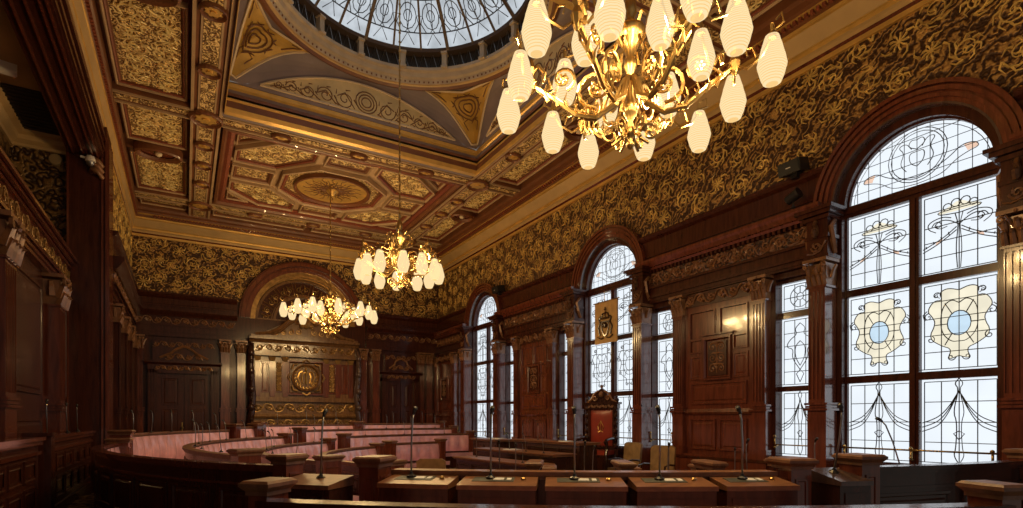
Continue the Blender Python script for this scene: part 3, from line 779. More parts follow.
# beams
FX0,FX1,FY0,FY1=XL+.19,XR-.68,YN,YB-.68
XB=[xc-2.93,xc+2.93]; BYS=[.62,5.60,12.10,17.10]
bw=.26
bm_=MB()
for x in XB:
    bm_.box(x-bw,x+bw,FY0,FY1,ZC,ZP)
for y in BYS: bm_.box(FX0,FX1,y-.20,y+.20,ZC+.01,ZP)
bm_.build('beam','ceilbrown',ceiling)
bt=MB()
for x in XB:
    for e in (-bw,bw-.05): bt.box(x+e,x+e+.05,FY0,FY1,ZC-.03,ZC)
    for e in (-.15,.12): bt.box(x+e,x+e+.03,FY0,FY1,ZC-.02,ZC)
for y in BYS:
    for e in (-.20,.16): bt.box(FX0,FX1,y+e,y+e+.04,ZC-.025,ZC+.01)
bt.build('beam_molding','ceiltan',ceiling)
bf=MB()
for x in XB: bf.box(x-.115,x+.115,FY0,FY1,ZC-.012,ZC)
for y in BYS: bf.box(FX0,FX1,y-.075,y+.075,ZC-.008,ZC+.01)
bf.build('beam_gilding','goldrelief',ceiling)
def boss(parent,x,y,r,big=False,ry=None):
    ry=ry or r
    z=ZC-.015
    mb=MB()
    n=20
    for a,b,h in ((1.0,.86,.05),(.86,.72,.07)) :
        pass
    f=lambda u,v,w:(x+u*r,y+v*ry,z-w)
    mb.mold(circ((0,0),1.0,n),[(0,0),(.02,.05),(.10,.07),(.18,.05),(.22,.03),(.30,.03)],f)
    mb.poly(circ((0,0),.72,n),0,.02,f)
    o=mb.build('boss','ceilbrown',parent)
    mb=MB(); q_=[(.66*(1 if i%2 else .78)*cos(i*PI/8),.66*(1 if i%2 else .78)*sin(i*PI/8)) for i in range(16)]; mb.poly(q_,.02,.035,f); mb.poly(circ((0,0),.22,10),.03,.055,f)
    mb.build('rosette','goldpaint',o)
for x in XB:
    for y in BYS: boss(ceiling,x,y,.30)
    for y in (13.3,14.35,15.5,2.0,3.1,4.3,7.2,8.85,10.4): boss(ceiling,x,y,.19,ry=.17)
for y in BYS:
    for x in (1.7,3.28,4.85): boss(ceiling,x,y,.2,ry=.13)
def coffer(parent,pts,fill='goldrelief',rope=True,w=0.0,scale=1.0):
    q=MB(); q.cur=0; s=scale
    q.mold(pts,[(0,.0),(0,.10*s+.03),(.035*s,.11*s+.03),(.06*s,.09*s+.02),(.07*s,.06*s)],CD)
    q.cur=1 
    q.mold(off(pts,.07*s),[(0,.0),(0,.07*s+.015),(.03*s,.085*s+.015),(.06*s,.07*s+.01),(.06*s,.03)],CD)
    q.cur=2; q.mold(off(pts,.13*s),[(0,0),(0,.05*s),(.04*s,.04*s),(.045*s,.02)],CD)
    q.cur=3; q.poly(off(pts,.165*s),.0,.018,CD)
    return q.build('coffer',['ceiltan','redrope' if rope else 'ceilbrown','ceilbrown',fill],parent)
# side strips: gilded panels with a domed boss between
for sx in (-1,1):
    xa=xc+sx*3.56; x_0,x_1=(-1.04,.04) if sx<0 else (xa-.34,xa+.37)
    xa=(x_0+x_1)/2 if sx<0 else xa
    for ya,yb in ((12.35,14.0),(14.65,16.85),(5.85,8.55),(9.15,11.85),(.9,2.7),(3.5,5.35),):
        cf=coffer(ceiling,rect(x_0,x_1,ya,yb),scale=.55)
        mb=MB(); paper_vines(mb,x_0+.13,x_1-.13,ya+.13,yb-.13,lambda u,v,w:(u,v,ZP-.018-w),lambda u,v:False,int(ya*10)+int(sx),.30,.012); mb.build('relief_scroll','giltceil',cf)
    coffer(ceiling,rect(x_0,x_1,17.35,18.05),scale=.5,rope=False)
    for y in (14.32,3.1,8.85):
        mb=MB(); f=lambda u,v,w,xa=xa,y=y,k_=(.46 if sx<0 else .33):(xa+u*k_,y+v*.30,ZC+.03-w)
        mb.mold(circ((0,0),1.0,28),[(0,-.1),(0,.06),(.08,.09),(.18,.06),(.24,.02),(.30,.02)],f); o=mb.build('boss','ceilbrown',ceiling)
        mb=MB(); mb.poly(circ((0,0),.75,24),-.03,.0,f); o2=mb.build('boss_disc','woodred',o)
        mb=MB(); mb.ball((xa,y,ZC+.0),.075,10,6,.7); mb.build('boss_knob','cream',o,smooth=True)
for x_0,x_1 in ((xc-2.6,xc-.1),(xc+.1,xc+2.6)): coffer(ceiling,rect(x_0,x_1,17.38,18.05),scale=.6,rope=False)
def star_coffer(cx,cy):
    r0=rect(cx-2.62,cx+2.62,cy-2.22,cy+2.22)
    q=MB(); q.cur=0; q.mold(r0,[(0,0),(0,.16),(.05,.17),(.09,.12),(.10,.09)],CD)
    q.cur=1; q.mold(off(r0,.10),[(0,0),(0,.10),(.06,.13),(.13,.11),(.13,.02)],CD)
    q.cur=2; q.poly(off(r0,.23),0,.006,CD)
    fld=q.build('star_coffer',['ceilbrown','redrope','ceiltan'],ceiling)
    T=lambda P:[(cx+u,cy+v) for u,v in P]
    def ccw(P):
        a=sum(P[i][0]*P[(i+1)%len(P)][1]-P[(i+1)%len(P)][0]*P[i][1] for i in range(len(P)))
        return P if a>0 else P[::-1]
    octo=[(1.27,-.53),(1.27,.53),(.55,1.22),(-.55,1.22),(-1.27,.53),(-1.27,-.53),(-.55,-1.22),(.55,-1.22)]
    coffer(fld,T(octo))
    S_=[]
    S_.append(rect(-.52,.52,1.38,1.94)); S_.append(rect(-.52,.52,-1.94,-1.38))
    S_.append(rect(1.42,2.34,-.42,.42)); S_.append(rect(-2.34,-1.42,-.42,.42))
    for P in S_: coffer(fld,T(P),rope=False,scale=.75)
    hexa=[(.68,1.94),(.68,1.42),(1.42,.58),(2.34,.58),(2.34,1.22),(1.60,1.94)]; tri=[(2.34,1.42),(2.34,1.94),(1.80,1.94)]
    for sx in (-1,1):
        for sy in (-1,1):
            hx=coffer(fld,T(ccw([(u*sx,v*sy) for u,v in hexa])),rope=True,scale=.75)
            mb=MB()
            for (u,v) in ((.98,1.62),(1.25,1.28),(1.62,.98),(1.98,.86),(1.62,1.5),(2.05,1.15),(1.3,1.68)):
                for d in (-1,1): mb.tube([CD(cx+sx*u+p,cy+sy*v+q,.03) for p,q in spiral((0,0),.13,1.4,u*7+d,d,14)],.013,4,taper=(1.3,.5))
            mb.build('relief_scroll','giltceil',hx)
            coffer(fld,T(ccw([(u*sx,v*sy) for u,v in tri])),rope=False,scale=.5)
    # sunburst
    mb=MB(); f=lambda u,v,w:(cx+u,cy+v,ZP-w)
    mb.mold(circ((0,0),.94,36),[(0,0),(0,.12),(.04,.13),(.07,.09),(.08,.05)],f); mb.build('sun_ring','ceilbrown',fld)
    mb=MB(); mb.poly(circ((0,0),.87,36),.02,.05,f); mb.build('sun_disc','goldpaint',fld)
    mb=MB()
    for k in range(32):
        a=2*PI*k/32; L=.72 if k%2 else .56; pts=[]
        for j in range(7):
            t=.16+(L-.16)*j/6; w_=.025*sin(j*2.4)*(1 if k%2 else 0); pts.append(f(t*cos(a+w_/t*2),t*sin(a+w_/t*2),.055))
        mb.tube(pts,.022,4,taper=(1,.3))
    mb.build('sun_ray','stencil',fld)
    mb=MB(); mb.lathe([(.16,ZP-.05),(.15,ZP-.10),(.07,ZP-.14),(.05,ZP-.2),(.001,ZP-.21)],(cx,cy,0),16); mb.build('sun_hub','goldpaint',fld,smooth=True)
star_coffer(xc,14.60); star_coffer(xc,3.11)
# ---- frame of the dome square, lunettes and pendentives
sq=rect(DX-DH,DX+DH,DY-DH,DY+DH)
AB=lambda u,v,w:(u,v,w)
fm=MB()
fb=[('mauve',[(-.42,7.42),(-.40,7.38),(-.24,7.38)]),('ceilbrown',[(-.24,7.38),(-.22,7.34),(-.16,7.33)]),('goldpaint',[(-.16,7.33),(-.14,7.30),(-.05,7.32),(-.03,7.40)]),('ceilbrown',[(-.03,7.40),(-.03,7.52)]),('goldpaint',[(-.03,7.52),(.0,7.54),(.0,7.60)]),('mauve',[(0,7.60),(-.04,7.62),(-.04,7.74)]),('goldpaint',[(-.05,7.74),(.02,7.76),(.03,7.83),(-.02,7.86)])]
fm_m=[]
for j,(m_,p) in enumerate(fb):
    fm.cur=j; fm_m.append(m_); n_=len(p)
    vs=[(DX+a_*(DH-(o*.12 if o<0 else o)),DY+b_*(DH-o),z) for a_,b_ in ((-1,-1),(1,-1),(1,1),(-1,1)) for o,z in p]
    fm.add(vs,[(q*n_+k,q*n_+k+1,((q+1)%4)*n_+k+1,((q+1)%4)*n_+k) for q in range(4) for k in range(n_-1)])
sqf=fm.build('dome_frame',fm_m,ceiling)
ZB_=7.86; ZR=8.72; RRg=2.46; HS=DH-.04; LWD=2.25; RISE=.74
def archz(s): 
    t=abs(s)/LWD
    return ZB_+RISE*max(0,1-t*t) if t<1 else ZB_
dome=empty('dome_skylight',(DX,DY,ZC),'round stained glass ceiling dome with dark radial ribs above painted pendentives','skylight',world=True,kind='structure')
NS=120
def sqpt(a):
    ca,sa=cos(a),sin(a); k=HS/max(abs(ca),abs(sa)); x,y=k*ca,k*sa
    s=y if abs(ca)>abs(sa) else x
    return x,y,archz(s)
def pendpt(a,t,dz=0):
    x,y,z=sqpt(a); X,Y=RRg*cos(a),RRg*sin(a)
    tt=t; zz=z+(ZR-z)*math.sin(tt*PI/2)**.9 if True else 0
    q=t+ .12*math.sin(PI*t)*0
    return (DX+x+(X-x)*t*t*.6+(X-x)*t*.4, DY+y+(Y-y)*t*t*.6+(Y-y)*t*.4, zz+dz)
mb=MB(); vs=[];fs=[]; K=8
for i in range(NS):
    a=2*PI*i/NS+PI/4
    for k in range(K+1): vs.append(pendpt(a,k/K))
for i in range(NS):
    j=(i+1)%NS
    for k in range(K): fs.append((i*(K+1)+k,j*(K+1)+k,j*(K+1)+k+1,i*(K+1)+k+1))
mb.add(vs,fs); mb.build('pendentive_vault','mauve',dome)
for s in range(4):
    ang=s*PI/2; ca,sa=cos(ang),sin(ang)
    def LF(u,v,w,ca=ca,sa=sa): # u along the side, v up, w towards the room centre
        x=HS+.005-w; return (DX+x*ca-u*sa,DY+x*sa+u*ca,v)
    n=24
    P=[(LWD*(1-2*i/n),archz(LWD*(1-2*i/n))+.02) for i in range(n+1)]
    P=[(LWD+.3,ZB_-.02)]+P+[(-LWD-.3,ZB_-.02)]
    mb=MB(); mb.poly(P[::-1],-.05,0.0,LF); lu=mb.build('lunette','mauve',dome)
    def inset(k,d): 
        q=[(-LWD*k+2*LWD*k*i/n, ZB_+d+ (RISE-d*2.0)*max(0,1-((-1+2*i/n))**2)) for i in range(n+1)]
        return q
    Q=inset(.90,.07); Q[0]=(Q[0][0],ZB_+.07);
    mb=MB(); mb.tube([LF(u,v,.015) for u,v in Q[::-1]],.022,4,closed=True); mb.build('lunette_border','cream',lu)
    mb=MB(); mb.poly(Q[::-1],0,.012,LF); mb.build('lunette_field','ochrefield',lu) if 'ochrefield' in M else mb.build('lunette_field','ochre',lu)
    mb=MB()
    for rr in (.10,.16,.22): mb.tube([LF(u,v,.016) for u,v in circ((0,ZB_+.32),rr,16)],.012,4,closed=True)
    for s2 in (-1,1):
        for q,(cx_,r_) in enumerate(((.44,.19),(.82,.17),(1.16,.145),(1.46,.115),(1.70,.08))):
            mb.tube([LF(u,v,.016) for u,v in spiral((s2*cx_,ZB_+.26-.02*q),r_,1.6,0 if s2>0 else PI,s2*(1 if q%2 else -1))],.011,4)
            for q2 in range(5):
                t=q2*1.25+.4; mb.tube([LF(s2*cx_+r_*cos(t),ZB_+.26-.02*q+r_*sin(t),.016),LF(s2*cx_+r_*1.25*cos(t+.4),ZB_+.26-.02*q+r_*1.25*sin(t+.4),.016)],.014,4,taper=(1,.4))
            mb.tube([LF(s2*(cx_-.2),ZB_+.12,.016),LF(s2*cx_,ZB_+.40-.06*q,.016),LF(s2*(cx_+.15),ZB_+.30-.05*q,.016)],.010,4)
    mb.build('lunette_scrollwork','stencil',lu)
    # painted triangle on the pendentive
    a0=ang+PI/4
    def TP(p,t,dz): return pendpt(a0+p,t,dz)
    # lattice: width grows with t
    vs=[];fs=[];m_=8;kk=7
    edge=[]
    for k in range(kk+1):
        t=.06+.80*k/kk; wd=.02+.30*(k/kk)**1.2
        for i in range(m_+1): vs.append(TP(-wd+2*wd*i/m_,t,-.03))
    for k in range(kk):
        for i in range(m_): b=k*(m_+1)+i; fs.append((b,b+1,b+m_+2,b+m_+1))
    n0=len(vs); vs+= [TP(0,.06,.05)]
    mb=MB(); mb.add(vs[:n0],fs); tri=mb.build('pendentive_panel','ochre',dome)
    bd=[TP(-(.02+.30*(k/kk)**1.2),.06+.80*k/kk,-.04) for k in range(kk+1)]+[TP(-.32+.64*i/m_,.86,-.04) for i in range(1,m_)]+[TP(.02+.30*(k/kk)**1.2,.06+.80*k/kk,-.04) for k in range(kk,-1,-1)]
    mb=MB(); mb.tube(bd,.024,4,closed=True); mb.build('pendentive_border','cream',tri)
    mb=MB(); 
    for rr in (.09,.17,.25):
        mb.tube([TP(rr/2.7*cos(q*PI/8),.60+rr/1.35*sin(q*PI/8),-.05) for q in range(16)],.016,4,closed=True)
    for s2 in (-1,1):
        for q in range(7):
            t=q*PI/3.5; mb.tube([TP((.25/2.7)*cos(t),.60+(.25/1.35)*sin(t),-.05),TP((.31/2.7)*cos(t+.25*s2),.60+(.31/1.35)*sin(t+.25*s2),-.05)],.016,4,taper=(1.2,.4))
        mb.tube([TP(s2*.03,.25,-.045),TP(s2*.05,.35,-.045),TP(s2*.02,.42,-.045)],.012,4); mb.tube([TP(s2*.15,.6,-.045),TP(s2*.2,.72,-.045),TP(s2*.25,.8,-.045),TP(s2*.18,.8,-.045)],.012,4)
    mb.build('pendentive_wreath','stencil',tri)
rg=MB(); rb=[('ceilbrown',[(2.56,8.66),(2.52,8.62),(2.46,8.60),(2.42,8.64)]),('cove',[(2.42,8.64),(2.40,8.66),(2.36,8.66)]),('stone',[(2.36,8.66),(2.34,8.74),(2.28,8.76),(2.26,8.84),(2.2,8.86),(2.2,8.92)])]
for j,(m_,p) in enumerate(rb): rg.cur=j; rg.lathe(p,(DX,DY,0),72,cap=False)
ring=rg.build('dome_ring',[b[0] for b in rb],dome,smooth=False)
bd=MB()
for i in range(150):
    a=2*PI*i/150; bd.ball((DX+2.35*cos(a),DY+2.35*sin(a),8.70),.022,5,3)
bd.build('bead_course','ceilbrown',ring)
bd=MB()
bd.lathe([(2.26,8.88),(2.30,9.22)],(DX,DY,0),72,cap=False); bd.build('drum_screen','grille',dome)
bd=MB()
for i in range(72):
    a=2*PI*i/72
    bd.tube([(DX+2.24*cos(a+q*.04),DY+2.24*sin(a+q*.04),8.90+q*.3) for q in (0,1)],.006,3); bd.tube([(DX+2.24*cos(a-q*.04),DY+2.24*sin(a-q*.04),8.90+q*.3) for q in (0,1)],.006,3)
bd.build('drum_lattice','steel',dome)
for i in range(16):
    a=2*PI*i/16+.1; mb=MB(); mb.X=Matrix.Translation((DX,DY,0))@Matrix.Rotation(a,4,'Z'); mb.box(2.16,2.28,-.05,.05,8.90,9.20); mb.box(2.13,2.28,-.065,.065,8.88,8.92); mb.box(2.13,2.28,-.065,.065,9.17,9.21); mb.build('drum_post','stone',dome)
rg=MB(); rg.lathe([(2.30,9.20),(2.14,9.20),(2.12,9.26),(2.16,9.30)],(DX,DY,0),72,cap=False); rg.build('glazing_curb','ironrib',dome)
# glass cap
RG=2.15; HG=.95; RS=(RG*RG+HG*HG)/(2*HG); zc_=9.27+HG-RS
def dp(r,a,dz=0): return (DX+r*cos(a),DY+r*sin(a),zc_+math.sqrt(RS*RS-r*r)+dz)
mb=MB(); mb.lathe([(r,zc_+math.sqrt(RS*RS-r*r)) for r in (2.15,1.9,1.6,1.3,1.0,.7,.4,.01)],(DX,DY,0),72,cap=False); mb.build('glass_pane','domeglass',dome,smooth=True)
NR_=24
for i in range(NR_):
    a=2*PI*i/NR_+.06; th=.045 if i%3==0 else .028
    mb=MB(); mb.tube([dp(r,a,-.03) for r in (2.16,1.8,1.45,1.1,.75,.45)],th,4); mb.build('rib','ironrib',dome)
mb=MB()
for r in (1.95,1.5,1.05,.62): mb.tube([dp(r,2*PI*i/72,-.012) for i in range(72)],.011,4,closed=True)
for i in range(NR_):
    a0=2*PI*(i+.5)/NR_+.06; hw=PI/NR_
    for r0,r1 in ((2.1,1.95),(1.95,1.5),(1.5,1.05),(1.05,.62)):
        m1=(r0+r1)/2; rr=(r0-r1)/2*.8
        if rr>.15:
            mb.tube([dp(m1+rr*sin(q*PI/6),a0+hw*.72*cos(q*PI/6),-.012) for q in range(12)],.0105,3,closed=True)
            mb.tube([dp(m1+rr*.45*sin(q*PI/4),a0+hw*.35*cos(q*PI/4),-.012) for q in range(8)],.0105,3,closed=True)
            for s2 in (-1,1):
                mb.tube([dp(r0,a0+s2*hw*.5,-.012),dp(m1+rr*.6,a0+s2*hw*.9,-.012),dp(m1,a0+s2*hw*.72,-.012),dp(m1,a0+s2*hw,-.012)],.0105,3)
                mb.tube([dp(r0,a0+s2*hw*.2,-.012),dp(m1+rr,a0,-.012),dp(r1,a0+s2*hw*.3,-.012)],.0095,3)
        else: mb.tube([dp(r0,a0-hw*.5,-.012),dp(r1,a0,-.012),dp(r0,a0+hw*.5,-.012)],.0095,3)
mb.build('leading','lead',dome)

# ================================================================== FAR WALL JOINERY
BW=YB
def bx(parent,name,mat,fn_):
    mb=MB(); fn_(mb); return mb.build(name,mat,parent,loc=(0,BW,0))
def back_bay(x0,x1):
    def e(mb):
        mb.box(x0,x1,-.12,0,3.98,4.32); mb.box(x0,x1,-.10,0,4.32,4.60)
        for z,q in ((4.0,.02),(4.1,.04),(4.28,.06)): mb.box(x0,x1,-.12-q,0,z,z+.04)
    o=bx(wall_back,'entablature','wood',e)
    mb=MB(); mb.mold([(x0,0),(x1,0)],[(0,4.56),(-.18,4.56),(-.2,4.6),(-.27,4.66),(-.30,4.70),(-.30,4.75),(0,4.75)],IDF,closed=False); mb.build('cornice','wood',o,loc=(0,0,0))
    mb=MB(); scroll_band(mb,x0+.05,x1-.05,4.33,4.55,.105,r=.016); mb.build('frieze','ornament',o,loc=(0,0,0))
    def a(mb):
        mb.box(x0,x1,-.05,0,4.75,5.2)
        mb.mold([(x0,0),(x1,0)],[(0,4.86),(-.10,4.86),(-.10,4.9),(-.06,4.92),(-.06,5.08),(-.12,5.14),(-.16,5.2),(-.16,5.24),(0,5.24)],IDF,closed=False)
    bx(wall_back,'attic_panel','wood',a)
back_bay(XL,NX-1.98); back_bay(NX+1.98,XR)
for x in (NX-2.30,NX-1.86,NX+1.86,NX+2.30):
    p=pilaster(wall_back,.26,.20,0,1.85,3.6,3.98,(x,BW,0),0,'woodred',1)
for x in (XL+.16,7.30,7.62): pilaster(wall_back,.24,.14,0,1.85,3.6,3.98,(x,BW,0),0,'woodred',4)
# arch over the niche
def ring2(mb,cx,cz,r0,r1,y0,y1,n=36,a0=0,a1=PI):
    vs=[];fs=[]
    for k in range(n+1):
        a=a0+(a1-a0)*k/n
        vs+=[(cx+r0*cos(a),y0,cz+r0*sin(a)),(cx+r1*cos(a),y0,cz+r1*sin(a)),(cx+r1*cos(a),y1,cz+r1*sin(a)),(cx+r0*cos(a),y1,cz+r0*sin(a))]
    for k in range(n):
        p=4*k;q=p+4
        for e in range(4): e2=(e+1)%4; fs.append((p+e,p+e2,q+e2,q+e))
    fs+=[(0,1,2,3),(4*n+3,4*n+2,4*n+1,4*n)]
    mb.add(vs,fs)
NZ=4.72
mb=MB()
for r0,r1,d in ((1.60,1.66,.10),(1.65,1.74,.16),(1.73,1.78,.11),(1.77,1.88,.2),(1.87,1.93,.14)): ring2(mb,NX,NZ,r0,r1,-d,-.002)
mb.build('arch_molding','woodred',wall_back,loc=(0,BW,0))
mb=MB(); ring2(mb,NX,NZ,1.50,1.61,-.02,.42); ring2(mb,NX,NZ,1.46,1.50,.02,.08); ring2(mb,NX,NZ,1.46,1.50,.30,.36)
mb.build('arch_soffit','giltdim',wall_back,loc=(0,BW,0))
mb=MB(); ring2(mb,NX,NZ,.0001,1.5,.36,.40); mb.build('lunette_ground','wood',wall_back,loc=(0,BW,0))
mb=MB()
ring2(mb,NX,NZ,.84,.92,.26,.36); ring2(mb,NX,NZ,1.36,1.44,.26,.36); ring2(mb,NX,NZ,.94,.97,.30,.36)
for k in range(8):
    a=PI*k/7; ca,sa=cos(a),sin(a)
    for o_ in (-.05,.05):
        mb.tube([(NX+.9*ca-o_*sa,.33,NZ+.9*sa+o_*ca),(NX+1.4*ca-o_*sa,.33,NZ+1.4*sa+o_*ca)],.016,4)
mb.box(NX-1.6,NX+1.6,.10,.40,NZ-.05,NZ+.06)
mb.build('fan_molding','screenwood',wall_back,loc=(0,BW,0))
mb=MB()
for k in range(7):
    a=PI*(k+.5)/7; 
    def FP(u,v,w,a=a): # polar panel: u tangential, v radial
        r=1.14+v; t=a-u/1.14; return (NX+r*cos(t),.34-w,NZ+r*sin(t))
    for s2 in (-1,1):
        mb.tube([FP(u,v,.02) for u,v in spiral((s2*.11,0),.10,1.4,0,s2)],.013,4)
        mb.tube([FP(0,-.15,.02),FP(s2*.1,-.05,.03),FP(s2*.05,.14,.02)],.018,4)
mb.build('fan_carving','giltdim',wall_back,loc=(0,BW,0))
# ---- carved screen below the arch
scr=empty('carved_screen',(NX,BW,0),'ornate gilded and carved wooden screen with central medallion under the far arch','carved screen')
mb=MB()
mb.box(-1.52,1.52,-.20,-.002,.8,4.1); mb.box(-1.70,1.70,-.36,-.002,.8,1.75); mb.box(-1.66,1.66,-.42,-.002,2.14,2.28)
mb.box(-1.6,1.6,-.30,-.002,1.72,2.14); mb.box(-1.66,1.66,-.38,-.002,3.56,3.66); mb.box(-1.6,1.6,-.3,-.002,3.66,4.0)
mb.mold([(-1.66,0),(1.66,0)],[(0,3.96),(-.34,3.96),(-.38,4.02),(-.46,4.06),(-.46,4.12),(0,4.12)],IDF,closed=False)
mb.mold([(-1.66,0),(1.66,0)],[(0,1.62),(-.42,1.62),(-.46,1.68),(-.42,1.76),(0,1.76)],IDF,closed=False)
mb.build('screen_body','screenwood',scr)
mb=MB()
for s in (-1,1):
    for x in (.62,1.0,1.42): mb.box(s*x-.075,s*x+.075,-.27,-.19,2.30,3.42)
    panel_raised(mb,min(s*.70,s*.92),max(s*.70,s*.92),2.42,3.40,.20)
    panel_raised(mb,min(s*1.08,s*1.34),max(s*1.08,s*1.34),2.42,3.40,.20,.02)
mb.mold(rect(-.56,.56,2.36,3.46),[(0,.2),(0,.30),(.05,.30),(.08,.24)],WALLF)
mb.build('screen_panel','woodred',scr)
mb=MB()
for s in (-1,1):
    for x in (.62,1.0,1.42):
        mb.frus(s*x-.06,s*x+.06,-.27,-.2,3.40,3.54,.045)
        mb.build('bracket','giltdim',scr); mb=MB()
    foliage_panel(mb,min(s*.72,s*.9),max(s*.72,s*.9),2.46,3.36,.245,r=.016)
    mb.build('arabesque','giltdim',scr); mb=MB()
scroll_band(mb,-1.5,1.5,3.69,3.94,.31,r=.018); mb.build('screen_frieze','giltdim',scr); mb=MB(); scroll_band(mb,-1.55,1.55,1.80,2.10,.31,r=.020)
mb.build('screen_frieze','giltdim',scr); mb=MB(); scroll_band(mb,-1.4,1.4,1.36,1.60,.37,r=.016); mb.build('screen_frieze','giltdim',scr); mb=MB()
for k in range(8):
    a=k*PI/4; mb.tube([WALLF(.50*cos(a+.25),2.92+.5*sin(a+.25),.30),WALLF(.56*cos(a),2.92+.56*sin(a),.32),WALLF(.50*cos(a-.25),2.92+.5*sin(a-.25),.30)],.03,4)
mb.build('medallion_surround','giltdim',scr)
mb=MB(); f=lambda u,v,w:(u,-.24-w,2.92+v)
mb.mold(circ((0,0),.44,28),[(0,-.04),(0,.09),(.04,.11),(.08,.05)],f); mb.poly(circ((0,0),.37,28),-.03,.02,f); med=mb.build('medallion','screenwood',scr)
mb=MB()
for s in (-1,1):
    mb.tube([f(s*.10,-.18,.03),f(s*.14,.02,.05),f(s*.10,.14,.03),f(0,.16,.04)],.03,5)
    mb.tube([f(s*.18,-.2,.03),f(s*.26,0,.05),f(s*.2,.16,.04),f(s*.12,.2,.04)],.028,5)
    mb.tube([f(u,v,.04) for u,v in spiral((s*.2,-.2),.08,1.2,0,s)],.014,4)
mb.tube([f(0,-.2,.04),f(0,.28,.05)],.035,5); mb.ball((0,-.29,3.18),.045)
for q in range(20):
    t=q*PI/10; mb.tube([f(.31*cos(t),.31*sin(t),.03),f(.36*cos(t+.12),.36*sin(t+.12),.05),f(.33*cos(t+.26),.33*sin(t+.26),.03)],.02,4,taper=(1.1,.4))
mb.build('medallion_relief','gilt',med)
# side consoles (bearded scroll figures)
for s in (-1,1):
    mb=MB()
    mb.tube([(s*1.60,-.34,1.1),(s*1.66,-.44,1.4),(s*1.60,-.46,1.8),(s*1.56,-.42,2.3),(s*1.6,-.46,2.8),(s*1.64,-.48,3.2),(s*1.62,-.44,3.6),(s*1.6,-.36,3.9)],.10,7,taper=(1.0,.8))
    for z in (1.25,1.95,2.5,3.05,3.6): mb.ball((s*1.62,-.50,z),.10,8,5,1.2)
    for z in (1.6,2.25,2.8,3.35): mb.tube([(s*1.62,-.5+v,z+u) for u,v in spiral((0,0),.12,1.2,0,1,9)],.035,5)
    mb.build('side_console','woodblack' if s<0 else 'steelwood',scr,smooth=True)
# scrolled pediment
mb=MB()
mb.box(-1.62,1.62,-.38,-.002,4.12,4.2)
for s in (-1,1):
    pts=[(s*1.5,-.34,4.2),(s*1.1,-.36,4.26),(s*.8,-.38,4.42),(s*.55,-.38,4.66),(s*.4,-.38,4.78)]
    mb.tube(pts,.06,6); mb.tube([(a,b+.02,c-.1) for a,b,c in pts],.04,5)
    mb.tube([(s*.3+u,-.38,4.68+v) for u,v in spiral((0,0),.13,1.3,0 if s>0 else PI,s)],.05,5)
mb.add([(-1.4,-.30,4.2),(1.4,-.30,4.2),(.45,-.30,4.72),(0,-.30,4.8),(-.45,-.30,4.72),(-1.4,-.05,4.2),(1.4,-.05,4.2),(.45,-.05,4.72),(0,-.05,4.8),(-.45,-.05,4.72)],[(0,1,2,3,4),(9,8,7,6,5),(0,5,6,1),(1,6,7,2),(2,7,8,3),(3,8,9,4),(4,9,5,0)])
mb.build('pediment','screenwood',scr)
mb=MB()
for s in (-1,1):
    for q in range(4): mb.tube([(s*(.25+.22*q)+u,-.33,4.36-.03*q+v) for u,v in spiral((0,0),.11-.015*q,1.3,PI/2,s)],.022,4)
mb.ball((0,-.4,4.6),.12,8,5,1.2); mb.tube([(0,-.4,4.66),(0,-.38,4.95)],.05,6,taper=(1,.4)); mb.ball((-.14,-.39,4.55),.08); mb.ball((.14,-.39,4.55),.08)
mb.build('pediment_carving','giltdim',scr)
# ---- doors of the far wall in their carved surrounds
def door(i,x,w=1.5):
    d=empty('door_%d'%i,(x,BW,0),None,None,kind='structure')
    hw=w/2
    mb=MB(); mb.box(-hw-.22,-hw,-.16,-.002,0,3.02); mb.box(hw,hw+.22,-.16,-.002,0,3.02); mb.box(-hw-.22,hw+.22,-.16,-.002,2.92,3.16)
    for k in range(3):
        for s in (-1,1): mb.box(s*(hw+.03+.07*k),s*(hw+.06+.07*k),-.18,-.1,0,3.0)
    mb.build('door_frame','wood',d)
    for s in (-1,1):
        a,b=sorted((s*.01,s*hw)); mb=MB(); mb.box(a,b,-.06,-.002,0,2.92)
        for z0,z1 in ((.2,1.0),(1.1,1.9),(2.0,2.8)): panel_raised(mb,a+.12,b-.12,z0,z1,.06,.02)
        lf=mb.build('door_leaf','wood',d)
        if s<0:
            mb=MB(); mb.box(-.06,-.035,-.075,-.06,1.25,1.5); mb.ball((-.05,-.11,1.35),.035); mb.build('door_handle','brass',lf)
    mb=MB(); mb.mold([(-hw-.3,0),(hw+.3,0)],[(0,3.16),(-.16,3.16),(-.24,3.22),(-.24,3.27),(0,3.27)],IDF,closed=False)
    mb.box(-hw-.1,hw+.1,-.10,-.002,3.27,3.85); mb.build('overdoor','wood',d)
    mb=MB(); scroll_band(mb,-hw-.05,hw+.05,3.0,3.14,.17,r=.016); scroll_band(mb,-hw*.7,hw*.7,3.30,3.50,.12,r=.018)
    for s in (-1,1): mb.tube([WALLF(s*hw*.9,3.36,.12),WALLF(s*hw*.5,3.5,.14),WALLF(s*.2,3.62,.14),WALLF(0,3.72,.14)],.035,5)
    scroll_band(mb,-hw-.1,hw+.1,3.66,3.84,.12,r=.014); mb.build('overdoor_carving','ornament',d)
door(1,-.02,1.35); door(2,6.55,.95)
